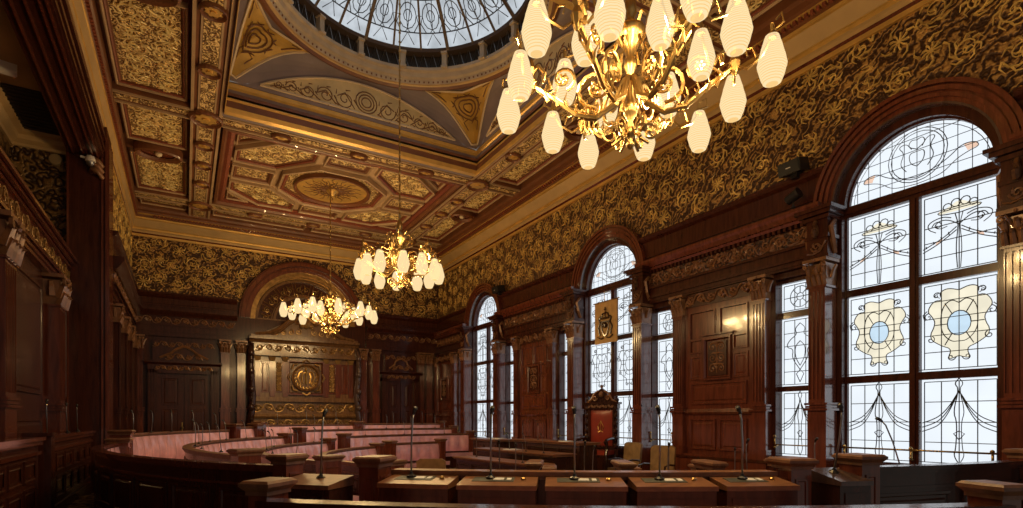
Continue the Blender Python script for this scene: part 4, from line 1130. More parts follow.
# ---- joinery of the far end of the left wall
LL=PI/2
def left_piece(name,mat,fn_,parent=None):
    mb=MB(); fn_(mb); return mb.build(name,mat,parent or wall_left,loc=(XL,0,0),rot=LL)
a,b=PY+.7,YB
def e(mb):
    mb.box(a,b,-.10,0,3.9,4.55)
    for z,q in ((3.95,.02),(4.1,.04),(4.2,.05)): mb.box(a,b,-.1-q,0,z,z+.04)
    mb.mold([(a,0),(b,0)],[(0,4.5),(-.15,4.5),(-.24,4.62),(-.28,4.70),(-.28,4.75),(0,4.75)],IDF,closed=False)
    mb.mold([(a,0),(b,0)],[(0,4.86),(-.08,4.86),(-.05,4.92),(-.05,5.08),(-.12,5.14),(-.18,5.2),(-.18,5.24),(0,5.24)],IDF,closed=False)
left_piece('entablature','wood',e)
left_piece('frieze','ornament',lambda mb:scroll_band(mb,a,b,4.25,4.5,.11,r=.016))
for y in (13.7,15.3,16.7,18.3): pilaster(wall_left,.26,.16,0,1.75,3.55,3.92,(XL,y,0),LL,'wood',4)
def e(mb):
    for y0,y1 in ((13.95,15.05),(15.55,16.45),(16.95,18.05)):
        panel_raised(mb,y0,y1,.3,1.6,.0); panel_raised(mb,y0,y1,1.9,3.4,.0)
left_piece('wainscot','wood',e)
# screen pilasters and panels of the left colonnade
for y in (2.2,5.0,7.8,10.7): pilaster(wall_left,.46,.20,0,1.75,3.30,3.75,(-1.80,y,0),LL,'woodred',5)
def e(mb):
    for y0,y1 in ((2.6,4.6),(5.4,7.4),(8.2,10.3),(11.1,12.2)): panel_raised(mb,y0,y1,1.95,3.5,0); panel_raised(mb,y0,y1,.3,1.6,0)
mb=MB(); e(mb); mb.build('wainscot','wood',wall_left,loc=(-1.80,0,0),rot=LL)

# ================================================================== CHANDELIERS
SH=[(.026,.165),(.044,.155),(.060,.105),(.080,.03),(.095,-.035),(.080,-.10),(.060,-.155),(.034,-.17)]
SHM={}
def shade(parent,x,y,z,s=1.07):
    if s not in SHM:
        mb=MB(); 
        pr_=[]
        for i in range(len(SH)-1):
            (r0,z0),(r1,z1)=SH[i],SH[i+1]
            for q in range(3): t=q/3; pr_.append(((r0+(r1-r0)*t)*s*(1.02 if q==1 else 1),(z0+(z1-z0)*t)*s))
        pr_.append((SH[-1][0]*s,SH[-1][1]*s)); pr_.append((.001,SH[-1][1]*s))
        mb.lathe(pr_,(0,0,0),14,cap=False); o=mb.build('lamp_shade','shade',parent,smooth=True,loc=(x,y,z)); SHM[s]=o.data
    else:
        o=bpy.data.objects.new('lamp_shade',SHM[s]); COL.objects.link(o); o.parent=parent; o.location=(x,y,z)
    L=bpy.data.lights.new('bulb','POINT'); L.energy=LAMP_W; L.color=(1.0,.79,.52); L.shadow_soft_size=.035
    lo=bpy.data.objects.new('bulb',L); COL.objects.link(lo); lo.parent=o; lo.location=(0,0,0)
    cp=MB(); cp.lathe([(.012,.20),(.026,.19),(.034,.165),(.030,.15)],(0,0,0),8); 
    if 'cap' not in SHM: c=cp.build('shade_holder','brass',o,loc=(0,0,0)); SHM['cap']=c.data
    else: c=bpy.data.objects.new('shade_holder',SHM['cap']); COL.objects.link(c); c.parent=o
def chandelier(x,y,ztop,zb,label,R=.72,arms=6,per=3,phase=-153,spread=.24,rot=0,zl=.5,dz0=0):
    ch=empty('chandelier',(x,y,zb),label,'chandelier','brass chandeliers')
    H=ztop-zb
    mb=MB(); mb.tube([(0,0,1.25),(0,0,H)],.014,6)
    for k in range(int((H-1.3)/.16)): mb.ball((0,0,1.35+k*.16),.024,6,4)
    mb.build('rod','brass',ch)
    mb=MB(); mb.lathe([(.005,0),(.025,.015),(.035,.04),(.015,.07),(.03,.10),(.05,.12),(.035,.15),(.022,.22),(.05,.27),(.065,.32),(.04,.36),(.028,.42),(.028,.60),(.05,.64),(.05,.68),(.03,.72),(.06,.80),(.10,.86),(.13,.90),(.11,.94),(.05,.97),(.03,1.02),(.05,1.06),(.045,1.14),(.02,1.2),(.02,1.28)],(0,0,0),14)
    mb.build('stem','brass',ch,smooth=True)
    for k in range(arms):
        a=math.radians(phase+360/arms*k)
        mb=MB(); mb.X=Matrix.Rotation(a,4,'Z')
        mb.tube([(.04,0,.55),(.12,0,.36),(.26,0,.27),(.42,0,.30),(.56,0,.42),(R*.95,0,.55),(R,0,.66),(R*.93,0,.72),(R*.86,0,.66),(R*.88,0,.60)],.019,6,taper=(1.3,.8))
        mb.tube([(u,0,v) for u,v in spiral((.26,.50),.16,1.6,-PI/2,1)],.014,5,taper=(1.2,.7))
        mb.tube([(u,0,v) for u,v in spiral((.52,.60),.10,1.6,-PI*.6,-1)],.012,5,taper=(1.2,.7))
        mb.tube([(.05,0,.88),(.16,0,.98),(.24,0,.90),(.22,0,.78),(.14,0,.74),(.12,0,.82)],.013,5)
        mb.tube([(u,0,v) for u,v in spiral((.15,.12),.08,1.4,PI,-1)],.012,5); mb.tube([(.03,0,.16),(.08,0,.08),(.14,0,.04)],.012,5)
        for (cx_,cz_,r_) in ((.26,.50,.045),(.52,.60,.032),(.38,.30,.03)):
            for q in range(6): t=q*PI/3; mb.ball((cx_+r_*cos(t),.0,cz_+r_*sin(t)),r_*.45,5,3)
            mb.ball((cx_,.0,cz_),r_*.5,6,4)
        for q in range(5):
            u=.32+.08*q; mb.tube([(u,0,.27+.05*q*.8),(u+.03,.03,.33+.05*q*.8),(u+.01,.05,.38+.05*q*.8)],.012,4,taper=(1.2,.3)); mb.tube([(u,0,.27+.05*q*.8),(u+.03,-.03,.33+.05*q*.8),(u+.01,-.05,.38+.05*q*.8)],.012,4,taper=(1.2,.3))
        mb.lathe([(.01,.50),(.03,.53),(.045,.60),(.02,.66),(.035,.70),(.01,.78)],(R,0,0),8)
        sh=[]
        for q in range(per):
            t=2*PI*q/per+rot
            u,v=R+spread*cos(t),spread*sin(t)
            dz=dz0 if q==0 else 0
            zt_=zl+dz+.20
            mb.tube([(R,0,.58),(R+(u-R)*.35,v*.35,.50),(R+(u-R)*.75,v*.75,.55),(R+(u-R)*1.02,v*1.02,zt_-.02),(R+(u-R)*1.03,v*1.03,zt_+.05),(R+(u-R)*.99,v*.99,zt_+.06),(u,v,zt_)],.011,5)
            mb.tube([(R+(u-R)*1.02,v*1.02,zt_),(R+(u-R)*1.3,v*1.3,zt_+.03),(R+(u-R)*1.25,v*1.25,zt_+.10),(R+(u-R)*1.1,v*1.1,zt_+.07)],.008,4)
            mb.tube([(R+(u-R)*.6,v*.6,.56),(R+(u-R)*.5,v*.5,.64),(R+(u-R)*.3,v*.3,.66),(R+(u-R)*.35,v*.35,.60)],.009,4)
            sh.append((u,v,zl+dz))
        mb.X=Matrix.Identity(4) if False else mb.X
        arm=mb.build('arm','brass',ch)
        for u,v,z in sh: shade(arm,u*cos(a)-v*sin(a),u*sin(a)+v*cos(a),z)
chandelier(2.984,3.218,7.52,3.70,'largest brass chandelier with eighteen glowing ribbed glass shades, nearest and cut by the top edge',.776,6,3,80.5,.278,3.485,.487,.142)
chandelier(3.15,9.05,10.05,3.80,'small brass chandelier on a long rod hanging below the glass dome',.62,6,2,119,.185,1.66,.316)
chandelier(3.16,14.3,7.52,3.72,'farthest brass chandelier hanging in front of the carved arched screen',.86,6,3,165.8,.30,.757,.57,-.02)

# ================================================================== HORSESHOE SEATING
def pol(R,a,z): a=math.radians(a); return (CC[0]+R*cos(a),CC[1]+R*sin(a),z)
ORD=['first','second','third','fourth','fifth','sixth','seventh','eighth','ninth','tenth','eleventh','twelfth','thirteenth','fourteenth','fifteenth','sixteenth','seventeenth','eighteenth','nineteenth','twentieth']
def newel(parent,R,a,zt,w=.20,d=.24,z0=0.0,name='end_post'):
    mb=MB(); x,y,_=pol(R,a,0); mb.X=Matrix.Translation((x,y,0))@Matrix.Rotation(math.radians(a),4,'Z')
    mb.box(-d/2,d/2,-w/2,w/2,z0,zt-.06)
    mb.box(-d/2-.015,d/2+.015,-w/2-.015,w/2+.015,z0,z0+.12)
    if w>.10:
        for sx in (-1,1):
            F=lambda u,v,q,sx=sx:(sx*(d/2+q),u*sx,v); mb.mold(rect(-w/2+.03,w/2-.03,z0+.2,zt-.14),[(0,0),(0,.008),(.015,.008),(.025,-.004)],F)
        for sy in (-1,1):
            F=lambda u,v,q,sy=sy:(-u*sy,sy*(w/2+q),v); mb.mold(rect(-d/2+.03,d/2-.03,z0+.2,zt-.14),[(0,0),(0,.008),(.015,.008),(.025,-.004)],F)
    o=mb.build(name,'woodred' if w>.10 else 'wood',parent)
    mb=MB(); mb.X=Matrix.Translation((x,y,0))@Matrix.Rotation(math.radians(a),4,'Z')
    mb.box(-d/2-.01,d/2+.01,-w/2-.01,w/2+.01,zt-.075,zt-.055)
    mb.frus(-d/2-.01,d/2+.01,-w/2-.01,w/2+.01,zt-.055,zt-.03,.022); mb.box(-d/2-.034,d/2+.034,-w/2-.034,w/2+.034,zt-.03,zt-.012)
    mb.frus(-d/2-.03,d/2+.03,-w/2-.03,w/2+.03,zt-.012,zt,-.012)
    mb.build('post_cap','woodcap',o)
def bench(R,a0,a1,zt,zf,label,group,ends=(True,True),panel=True,endtop=.07,mat='wood',arms=False,railmat='woodcap',leather=True,pw=.16):
    am=(a0+a1)/2; x,y,_=pol(R,am,0)
    b=empty('curved_bench',(x,y,zf),label,'bench',group,world=True)
    n=max(3,int(abs(a1-a0)/1.5))
    mb=MB(); mb.arc(R,R+.05,zf,zt-.05,a0,a1,n)
    mb.arc(R-.02,R+.07,zf,zf+.10,a0,a1,n)
    mb.build('back_panel',mat,b)
    mb=MB(); mb.arc(R-.035,R+.085,zt-.03,zt,a0,a1,n); mb.arc(R-.02,R+.068,zt-.055,zt-.03,a0,a1,n); mb.arc(R+.05,R+.062,zt-.17,zt-.15,a0,a1,n)
    mb.build('top_rail',railmat,b)
    if panel:
        mb=MB(); L=math.radians(abs(a1-a0))*R; k=max(1,int(L/.62)); st=abs(a1-a0)/k
        F=lambda u,v,w:(CC[0]+(R+.05+w)*cos(u/R),CC[1]+(R+.05+w)*sin(u/R),v)
        lo=min(a0,a1)
        for i in range(k):
            u0=math.radians(lo+st*(i+.08))*R; u1=math.radians(lo+st*(i+.92))*R
            h=(zt-.2-zf-.16)
            for z0,z1 in ((zf+.16,zf+.16+h*.46),(zf+.16+h*.54,zf+.16+h)):
                mb.mold(rect(u0,u1,z0,z1),[(0,0),(0,.016),(.02,.016),(.03,.003),(.05,.003),(.065,.013)],F); mb.poly(off(rect(u0,u1,z0,z1),.065),.0,.013,F)
        mb.build('panel_molding',mat,b)
    seat=zf+.42
    if leather:
        # quilted leather back, one swell per quilt channel
        mb=MB(); L=math.radians(abs(a1-a0))*R; k=max(2,int(L/.30)); vs=[];fs=[];m_=6
        lo=min(a0,a1)+.3; hi=max(a0,a1)-.3; per=6
        NN=k*per
        for i in range(NN+1):
            t=i/NN; a=math.radians(lo+(hi-lo)*t); sw=abs(sin(PI*i/per))**.55
            for j in range(m_+1):
                q=j/m_; z=seat+.02+(zt-.06-seat-.02)*q
                r=R-.015-(.04+.08*sw*sin(PI*min(1,q*1.02))**.5)*(1-.55*q)
                vs.append((CC[0]+r*cos(a),CC[1]+r*sin(a),z))
        for i in range(NN):
            for j in range(m_): p=i*(m_+1)+j; fs.append((p,p+m_+1,p+m_+2,p+1))
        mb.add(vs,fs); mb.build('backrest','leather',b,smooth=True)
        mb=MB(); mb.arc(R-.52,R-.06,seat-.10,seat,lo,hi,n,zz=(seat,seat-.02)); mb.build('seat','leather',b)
        mb=MB(); mb.arc(R-.47,R-.05,zf,seat-.10,a0,a1,n); mb.build('seat_base',mat,b)
    for e,a in zip(ends,(a0,a1)):
        if e: newel(b,R-.02,a,zt+endtop,pw,.26 if pw>.12 else .17,zf)
    if arms:
        k=max(1,int(math.radians(abs(a1-a0))*R/.72))
        for i in range(1,k):
            a=a0+(a1-a0)*i/k; newel(b,R-.13,a,zt+.17,.085,.34,zf+.3,'seat_divider')
    return b
G='curved benches of the horseshoe'
bench(7.5,172.3,218.2,1.24,.10,'long dark panelled curved bench back sweeping along the left side, nearest the left pier',G,(True,False),railmat='woodred',mat='wood')
bench(7.5,139.3,171.3,1.36,.36,'pink leather bench against the left wall, in front of the far left doors',G,(False,True))
bench(7.5,132.6,138.3,1.42,.40,'very short pink leather bench section between two posts left of the carved screen',G)
bench(7.5,107.2,131.6,1.46,.42,'outermost pink leather bench directly below the carved screen',G)
bench(7.5,84.5,106.2,1.47,.42,'outermost pink leather bench at the far right below the farthest doors',G)
bench(6.5,134,203,1.20,.28,'second-row pink leather bench on the left, its bright quilted back facing the chamber',G)
bench(6.5,84,129.5,1.33,.34,'second-row pink leather bench along the far side of the horseshoe',G)
bench(5.5,131.5,204,1.08,.16,'third-row pink leather bench on the left of the horseshoe',G)
bench(5.5,82,125.5,1.18,.22,'third-row pink leather bench along the far side, its end nearest the farthest window',G)
bench(4.5,125.5,205,.96,.06,'innermost pink leather bench on the left of the horseshoe',G)
bench(4.5,98,119.5,1.00,.08,'innermost pink leather bench on the far side of the horseshoe',G)
bench(6.5,226,262,1.05,.16,'low curved bench with pale seat dividers just beyond the front desks',G,arms=True)
bench(5.5,225,262,.92,.08,'low inner bench two rows beyond the front desks, mostly hidden by them',G,arms=True)
bench(8.75,225.0,249.3,1.185,.12,'nearest curved bench back, its dark top rail crossing the bottom edge of the view',G,endtop=.10,railmat='wood',pw=.11)
bench(7.5,252.1,265.4,1.255,.16,'short black glossy curved bench back in front of the biggest window',G,(False,False),mat='woodblack',railmat='woodblack')
# free-standing square posts of the near side
for a,w,lab,zt in ((219.1,.13,'square post with pale cap at the end of the long panelled bench',1.33),(224.9,.15,'square post with pale cap at the left end of the front desk row',1.33),(247.5,.15,'dark square post at the right end of the front desk row',1.33),(251.6,.15,'reddish square post at the left end of the black curved bench',1.35),(265.9,.12,'black square post at the far right end of the black curved bench',1.35)):
    x,y,_=pol(7.56,a,0); r=empty('newel_post',(x,y,.05),lab,'post','square posts of the near row',world=True)
    newel(r,7.56,a,zt,w,w+.05,.05,'shaft')
# front desks
G2='front row of desks'
x,y,_=pol(7.5,236,0)
r=empty('desk_ledge',(x,y,0),'long orange-brown wooden ledge running behind the front row of desks','ledge',world=True)
mb=MB(); mb.arc(7.43,7.58,1.205,1.235,225.9,246.6,24); mb.arc(7.45,7.56,1.18,1.205,225.9,246.6,24); mb.build('ledge_board','woodlite',r)
mb=MB(); mb.arc(7.48,7.53,.1,1.18,225.9,246.6,24); mb.build('modesty_panel','wood',r)
def desk(a0,a1,label,zt=1.205,zb=1.17,R0=7.56,R1=7.83,top='woodlite',blot=True,front='wood',group=G2):
    am=(a0+a1)/2;x,y,_=pol(7.7,am,0)
    r=empty('desk',(x,y,0.1),label,'desk',group,world=True)
    mb=MB(); mb.arc(R0,R1,.1,zb-.03,a0,a1,4,zz=(zt-.03,zb-.03)); mb.arc(R1-.02,R1+.008,.2,zb-.08,a0+.25,a1-.25,4)
    mb.build('desk_case',front,r)
    mb=MB(); mb.arc(R0-.005,R1+.02,zb-.03,zb,a0-.05,a1+.05,4,zz=(zt,zb)); 
    # board: lift underside
    o=mb.build('desk_top',top,r)
    if blot:
        w=a1-a0; s=lambda R:zt+(zb-zt)*(R-R0)/(R1-R0)
        mb=MB(); a_,b_=R0+.06,R1-.09; mb.arc(a_,b_,s(b_)-.01,s(a_),a0+w*.14,a1-w*.30,4,zz=(s(a_)+.004,s(b_)+.004)); mb.build('writing_pad','blotter',r)
        mb=MB(); c_=(a_+b_)/2; mb.arc(c_-.03,c_+.03,s(c_)-.01,0,a0+w*.42,a0+w*.56,2,zz=(s(c_-.03)+.008,s(c_+.03)+.008)); mb.arc(c_-.03,c_+.03,s(c_)-.01,0,a0+w*.60,a0+w*.66,2,zz=(s(c_-.03)+.008,s(c_+.03)+.008)); mb.build('name_label','paper',r)
        mb=MB(); mb.lathe([(.018,0),(.018,.012),(.008,.02)],pol(c_,a0+w*.82,s(c_)),8); mb.build('socket','brass',r)
DS=[225.6+4.24*i for i in range(5)]
for i,a in enumerate(DS):
    # keep clear of the posts at both ends
    a0_=a+.36+(.2 if i==0 else 0); a1_=a+4.1-(.25 if i==4 else 0)
    desk(a0_,a1_,['leftmost desk of the front row, beside the pale-capped post','second desk from the left in the front row','middle desk of the front row with an orange top','fourth desk from the left in the front row','rightmost desk of the front row, beside the dark square post'][i])
desk(220.5,223.7,'single black-fronted desk between the two pale-capped posts left of the front row',1.19,1.15,7.6,7.9,top='woodcap',blot=False,front='woodblack')
desk(248.7,250.4,'narrow desk with a glossy pale-lit top between the two right-hand posts',1.25,1.19,7.5,7.82,top='steelwood',blot=False,front='woodblack')

# ================================================================== MICROPHONES
mic0=None
def mic(x,y,z,az,label,group,s=1.0,lean=.05):
    global mic0
    if mic0 is None:
        r=empty('microphone',(0,0,0),'m','microphone')
        mb=MB(); mb.lathe([(.028,0),(.028,.008),(.012,.018),(.008,.03)],(0,0,0),8); mb.build('base','blackm',r)
        mb=MB(); mb.tube([(0,0,.02),(0,0,.2),(.012,0,.33),(.03,0,.37)],.0055,5); mb.build('gooseneck','steel',r,smooth=True)
        mb=MB(); mb.tube([(.025,0,.36),(.038,0,.385),(.05,0,.395)],.009,6); mb.tube([(.036,0,.38),(.06,0,.40)],.013,6); mb.build('capsule','blackm',r,smooth=True)
        mic0=r; o=r
    else: o=copy_tree(mic0)
    o.location=(x,y,z); o.rotation_euler=(0,lean,az); o.scale=(1,1,s) if False else (s,s,s); tag(o,label,'microphone',group)
rnd=random.Random(3)
def mics(R,a0,a1,z,row,group,step=.80,s=.9,out=True):
    k=max(1,int(math.radians(abs(a1-a0))*R/step))
    for i in range(k):
        a=a0+(a1-a0)*(i+.5)/k; x,y,_=pol(R,a,0)
        mic(x,y,z,math.radians(a+rnd.uniform(-40,40)),'thin microphone, %s from the left %s'%(ORD[i],row),group,s*rnd.uniform(.9,1.1),rnd.uniform(-.12,.12))
GM='microphones on the front desks'
for i,a in enumerate(DS):
    x,y,_=pol(7.66,a+1.75,0); mic(x,y,1.195,math.radians(a+180),['tall black microphone on the leftmost front desk','tall black microphone on the second front desk from the left','tall black microphone on the middle front desk','tall black microphone on the fourth front desk from the left','tall black microphone on the rightmost front desk'][i],GM,1.22,(.02,.0,.03,-.05,.0)[i])
x,y,_=pol(7.7,222.2,0); mic(x,y,1.17,1.0,'tall black microphone on the black-fronted desk between two posts',GM,1.25)
x,y,_=pol(7.62,249.6,0); mic(x,y,1.225,1.0,'leaning microphone on the narrow pale-lit desk at the right',GM,1.2,-.3)
x,y,_=pol(7.2,258,0); mic(x,y,1.2,2.0,'microphone standing behind the black curved bench',GM,1.1,.25)
mics(7.44,171,140,1.36,'along the top rail of the far left bench','microphones of the far left bench',s=.95)
mics(7.44,131,86,1.46,'along the outermost far bench','microphones of the outermost far bench',.95)
mics(6.42,200,136,1.20,'along the second-row left bench','microphones of the second-row left bench')
mics(6.42,129,86,1.33,'along the second-row far bench','microphones of the second-row far bench')
mics(5.42,200,133,1.08,'along the third-row left bench','microphones of the third-row left bench',1.0)
mics(5.42,125,84,1.18,'along the third-row far bench','microphones of the third-row far bench',1.0)
mics(6.42,227,261,1.05,'along the low bench beyond the front desks','microphones just beyond the front desks',.72)
mics(5.42,226,261,.92,'along the inner low bench beyond the front desks','microphones of the inner low bench',.75,1.0)

# ================================================================== DAIS, THRONE AND CHAIRS
dais=MB(); dais.box(6.95,7.66,8.45,10.6,0,.50); dais.box(6.80,6.95,8.6,10.4,0,.28)
dd=dais.build('dais','wood'); tag(dd,'low wooden dais platform carrying the throne chair below the middle window','platform')
th=empty('throne_chair',(7.42,8.98,.5),'tall throne chair with red leather back and carved dark crest before the middle window','chair',rot=-PI/2+.38)
th.scale=(.85,.9,.87)
mb=MB()   # local frame: -y faces the room
for s in (-1,1):
    mb.box(s*.40-.045,s*.40+.045,.18,.27,0,1.66)
    for z in (.62,.8,.98,1.16,1.34,1.52): mb.ball((s*.40,.17,z),.062,8,5,1.1)
    mb.ball((s*.40,.22,1.72),.06,8,5); mb.ball((s*.40,.22,1.80),.03,8,5)
    mb.box(s*.40-.06,s*.40+.06,.12,.28,1.60,1.66)
mb.build('back_post','woodblack',th)
mb=MB()
mb.box(-.38,.38,.205,.25,.45,1.60); mb.mold(rect(-.355,.355,.56,1.54),[(0,-.20),(0,-.15),(.04,-.15),(.05,-.19)],WALLF); mb.build('back_frame','woodblack',th)
mb=MB(); mb.box(-.46,.46,.14,.28,1.52,1.62); mb.box(-.50,.50,.12,.29,1.62,1.67)
P=[(-.36,1.67),(-.30,1.72),(-.24,1.78),(-.17,1.84),(-.12,1.93),(-.06,1.98),(0,2.02),(.06,1.98),(.12,1.93),(.17,1.84),(.24,1.78),(.30,1.72),(.36,1.67)]
mb.poly([(u,v) for u,v in P[::-1]],.0,.05,lambda u,v,w:(u,.24-w,v)); mb.build('crest','woodblack',th)
mb=MB()
for s in (-1,1):
    mb.tube([(s*.18+u,.17,1.77+v) for u,v in spiral((0,0),.07,1.3,0,s)],.016,5); mb.tube([(s*.42,.2,1.68),(s*.30,.18,1.72),(s*.2,.18,1.88),(s*.08,.18,1.95)],.024,5)
mb.ball((0,.17,1.86),.065,8,5,1.2); mb.ball((0,.2,2.05),.04,8,5)
scroll_band(mb,-.36,.36,1.53,1.61,-.13,r=.008); mb.build('crest_carving','ornament',th)
mb=MB(); F=lambda u,v,w:(u,.2-w,v)
q=[(-.34,.62),(.34,.62),(.34,1.50),(-.34,1.50)]
vs=[];fs=[];nx,nz=10,14
for j in range(nz+1):
    for i in range(nx+1):
        u=-.33+.66*i/nx; v=.62+.86*j/nz; w=.05*(sin(PI*i/nx)*sin(PI*j/nz))**.4+.0; vs.append((u,.20-w,v))
for j in range(nz):
    for i in range(nx): p=j*(nx+1)+i; fs.append((p,p+1,p+nx+2,p+nx+1))
mb.add(vs,fs); bk=mb.build('backrest','redleather',th,smooth=True)
mb=MB()
for s in (-1,1): mb.tube([(s*.05,.14,1.0),(s*.08,.14,1.08),(s*.04,.14,1.15),(0,.14,1.22)],.010,4); mb.tube([(s*.02,.14,.98),(s*.07,.14,.94)],.01,4)
mb.tube([(0,.14,.95),(0,.14,1.2)],.01,4); mb.build('gilt_crest','gilt',bk)
mb=MB(); mb.box(-.34,.34,-.28,.2,.42,.52); mb.build('seat','redleather',th)
for s in (-1,1):
    mb=MB(); mb.tube([(s*.38,.18,.80),(s*.39,-.1,.80),(s*.39,-.28,.77),(s*.39,-.34,.72),(s*.39,-.30,.68)],.035,7); mb.tube([(s*.38,-.24,.74),(s*.37,-.22,.55),(s*.36,-.26,.42)],.035,7); mb.build('armrest','woodblack',th)
    for yy in (-.24,.2):
        mb=MB(); mb.lathe([(.045,0),(.05,.04),(.03,.08),(.045,.2),(.05,.3),(.04,.42)],(s*.36,yy,0),10); mb.build('leg','woodblack',th)
mb=MB(); mb.box(-.36,.36,-.29,.22,.36,.42); mb.build('seat_frame','woodblack',th)
# dais tables in steps in front of the throne
def table(name,x0,x1,y0,y1,z0,z1,label,topm='woodlite',slope=0,split=None,rot=0,back=0):
    cx,cy=(x0+x1)/2,(y0+y1)/2
    r=empty(name,(cx,cy,z0),label,'table','stepped tables before the throne',rot=rot)
    hx,hy=(x1-x0)/2,(y1-y0)/2; h=z1-z0
    mb=MB(); mb.box(-hx+.04,hx-.04,-hy+.04,hy-.04,0,h-.05)
    mb.box(-hx+.02,hx-.02,-hy+.02,hy-.02,0,.1)
    k=max(1,int(2*hy/.6))
    F=lambda u,v,w:(-hx+.04-w,-u,v)
    for i in range(k):
        a=-hy+.08+(2*hy-.16)*i/k; b=-hy+.08+(2*hy-.16)*(i+1)/k-.04
        mb.mold(rect(a,b,.16,h-.12),[(0,0),(0,.014),(.02,.014),(.03,.002)],F)
    mb.build('table_body','woodblack',r)
    mb=MB(); mb.box(-hx,hx,-hy,hy,h-.05,h-.02); mb.box(-hx-.02,hx+.02,-hy-.02,hy+.02,h-.02,h); 
    if back: mb.box(hx-.05,hx,-hy,hy,h,h+back)
    mb.build('table_top',topm,r)  # lighter wood than the body: reflected light put into the top's colour
    return r
table('dais_table',6.25,6.75,8.1,10.5,.0,1.16,'tallest table directly in front of the throne chair','woodlite')
table('clerks_table',5.45,5.95,7.9,10.6,.0,.98,'middle stepped table with orange-brown top before the throne','woodlite',rot=.06)
table('lower_table',4.7,5.15,7.5,10.0,.0,.86,'lowest stepped table nearest the centre of the chamber','woodlite',rot=.10)
table('side_table',6.2,6.8,11.0,12.6,.0,1.12,'pale-topped side table left of the throne, near the farthest window','woodlite',rot=-.1)
# central round desk
def chair(x,y,z,rot,label,tan='tanchair'):
    r=empty('upholstered_chair',(x,y,z),label,'chair','low upholstered chairs on the chamber floor',rot=rot); r.scale=(.86,.86,.95)
    for sx in (-1,1):
        for sy in (-1,1):
            mb=MB(); mb.tube([(sx*.22,sy*.20,.42),(sx*.23,sy*.22,0)],.022,6); mb.build('leg','woodblack',r)
    mb=MB(); mb.box(-.26,.26,-.24,.24,.40,.50); mb.build('seat',tan,r)
    mb=MB(); P=[(-.26,.52),(.26,.52),(.27,.98),(.2,1.02),(-.2,1.02),(-.27,.98)]; mb.poly(P,0,.06,lambda u,v,w:(u,.22+w+ (v-.5)*.12,v)); mb.build('backrest',tan,r)
    for s in (-1,1):
        mb=MB(); mb.tube([(s*.28,.22,.66),(s*.29,0,.68),(s*.29,-.2,.66),(s*.28,-.22,.42)],.02,6); mb.build('armrest','woodblack',r)
chair(7.1,7.0,.16,-PI/2+.3,'tan-backed chair below the narrow window, second to the right of the throne')
chair(7.35,8.12,.17,-PI/2,'tan-backed chair standing right beside the throne chair')
chair(3.5,8.4,.0,2.6,'tan and black chair alone on the open floor left of centre','tanchair')
for i,(x,y,z) in enumerate(((6.4,8.4,1.16),(6.4,9.0,1.16),(6.4,9.7,1.16),(6.4,10.3,1.16))): mic(x,y,z,PI+.4*i,'thin microphone, %s from the right on the tallest table before the throne'%ORD[i],'microphones of the tallest table',.85,-.1)
for i,(x,y,z) in enumerate(((5.6,8.3,.98),(5.6,8.9,.98),(5.65,9.6,.98),(5.6,10.3,.98))): mic(x,y,z,PI-.5*i,'thin microphone, %s from the right on the middle stepped table'%ORD[i],'microphones of the middle stepped table',.9,.08)
for i,(x,y,z) in enumerate(((4.9,7.9,.86),(4.9,8.7,.86),(4.9,9.6,.86))): mic(x,y,z,PI+.5*i,'thin microphone, %s from the right on the lowest stepped table'%ORD[i],'microphones of the lowest stepped table',.9,-.05)
# notice papers
def paper(x,y,z,rot,label,s=.15):
    mb=MB(); mb.box(-s,s,-s*.7,s*.7,0,.006); mb.box(-s*.9,s*.8,-s*.6,s*.75,.006,.012)
    o=mb.build('paper_stack','paper',None,loc=(x,y,z),rot=rot); tag(o,label,'paper','loose papers')
paper(6.42,8.7,1.16,.3,'white papers on the tall dark table before the throne'); paper(5.7,9.6,.98,.1,'white papers on the middle stepped table'); 
paper(6.55,11.7,1.12,.5,'white papers on the pale side table near the farthest window',.2)
# ---- banner
bn=empty('hanging_banner',(7.86,9.24,4.15),'gold hanging banner with a dark crowned shield in the middle arched window','banner',rot=-PI/2)
mb=MB(); vs=[];fs=[]
for i in range(13):
    u=-.37+.74*i/12; w=.012*sin(i*1.3)
    vs+=[(u,w,0),(u,w,-.90),(u,w+.012,0),(u,w+.012,-.90)]
for i in range(12):
    p=4*i;q=p+4; fs+=[(p,q,q+1,p+1),(p+2,p+3,q+3,q+2),(p,p+2,q+2,q),(p+1,q+1,q+3,p+3)]
mb.add(vs,fs); M['bannergold']=plain('banner_gold_cloth',(0.50,0.31,0.12),0.6,0.1,0,0.15,6); mb.build('cloth','bannergold',bn)
mb=MB(); F=lambda u,v,w:(u,-.02-w,v)
sh=[(-.13,-.42),(-.13,-.58),(-.08,-.70),(0,-.76),(.08,-.70),(.13,-.58),(.13,-.42)]
mb.mold(sh,[(0,0),(0,.01),(.03,.01),(.035,0)],F); 
for s in (-1,1):
    mb.tube([F(s*.17,-.72,.0),F(s*.22,-.55,.0),F(s*.16,-.45,.0),F(s*.2,-.36,.0),F(s*.14,-.32,.0)],.022,5)
    mb.tube([F(s*.05,-.78,.0),F(s*.15,-.80,.0),F(s*.25,-.74,.0)],.018,4); mb.tube([F(s*.12,-.36,.0),F(s*.09,-.26,.0),F(0,-.24,0)],.018,4)
mb.tube([F(-.13,-.36,0),F(.13,-.36,0)],.022,4); mb.tube([F(0,-.34,0),F(0,-.12,0)],.014,4); mb.ball(F(0,-.52,.0),.06,8,5); mb.tube([F(-.04,-.17,0),F(.04,-.17,0)],.01,4)
mb.build('emblem','woodblack',bn)
mb=MB(); mb.tube([(-.42,.006,.01),(.42,.006,.01)],.014,6); mb.tube([(-.05,.0,.02),(-.05,.0,.22),(-.05,.25,.24)],.008,5); mb.build('hanging_pole','brass',bn)
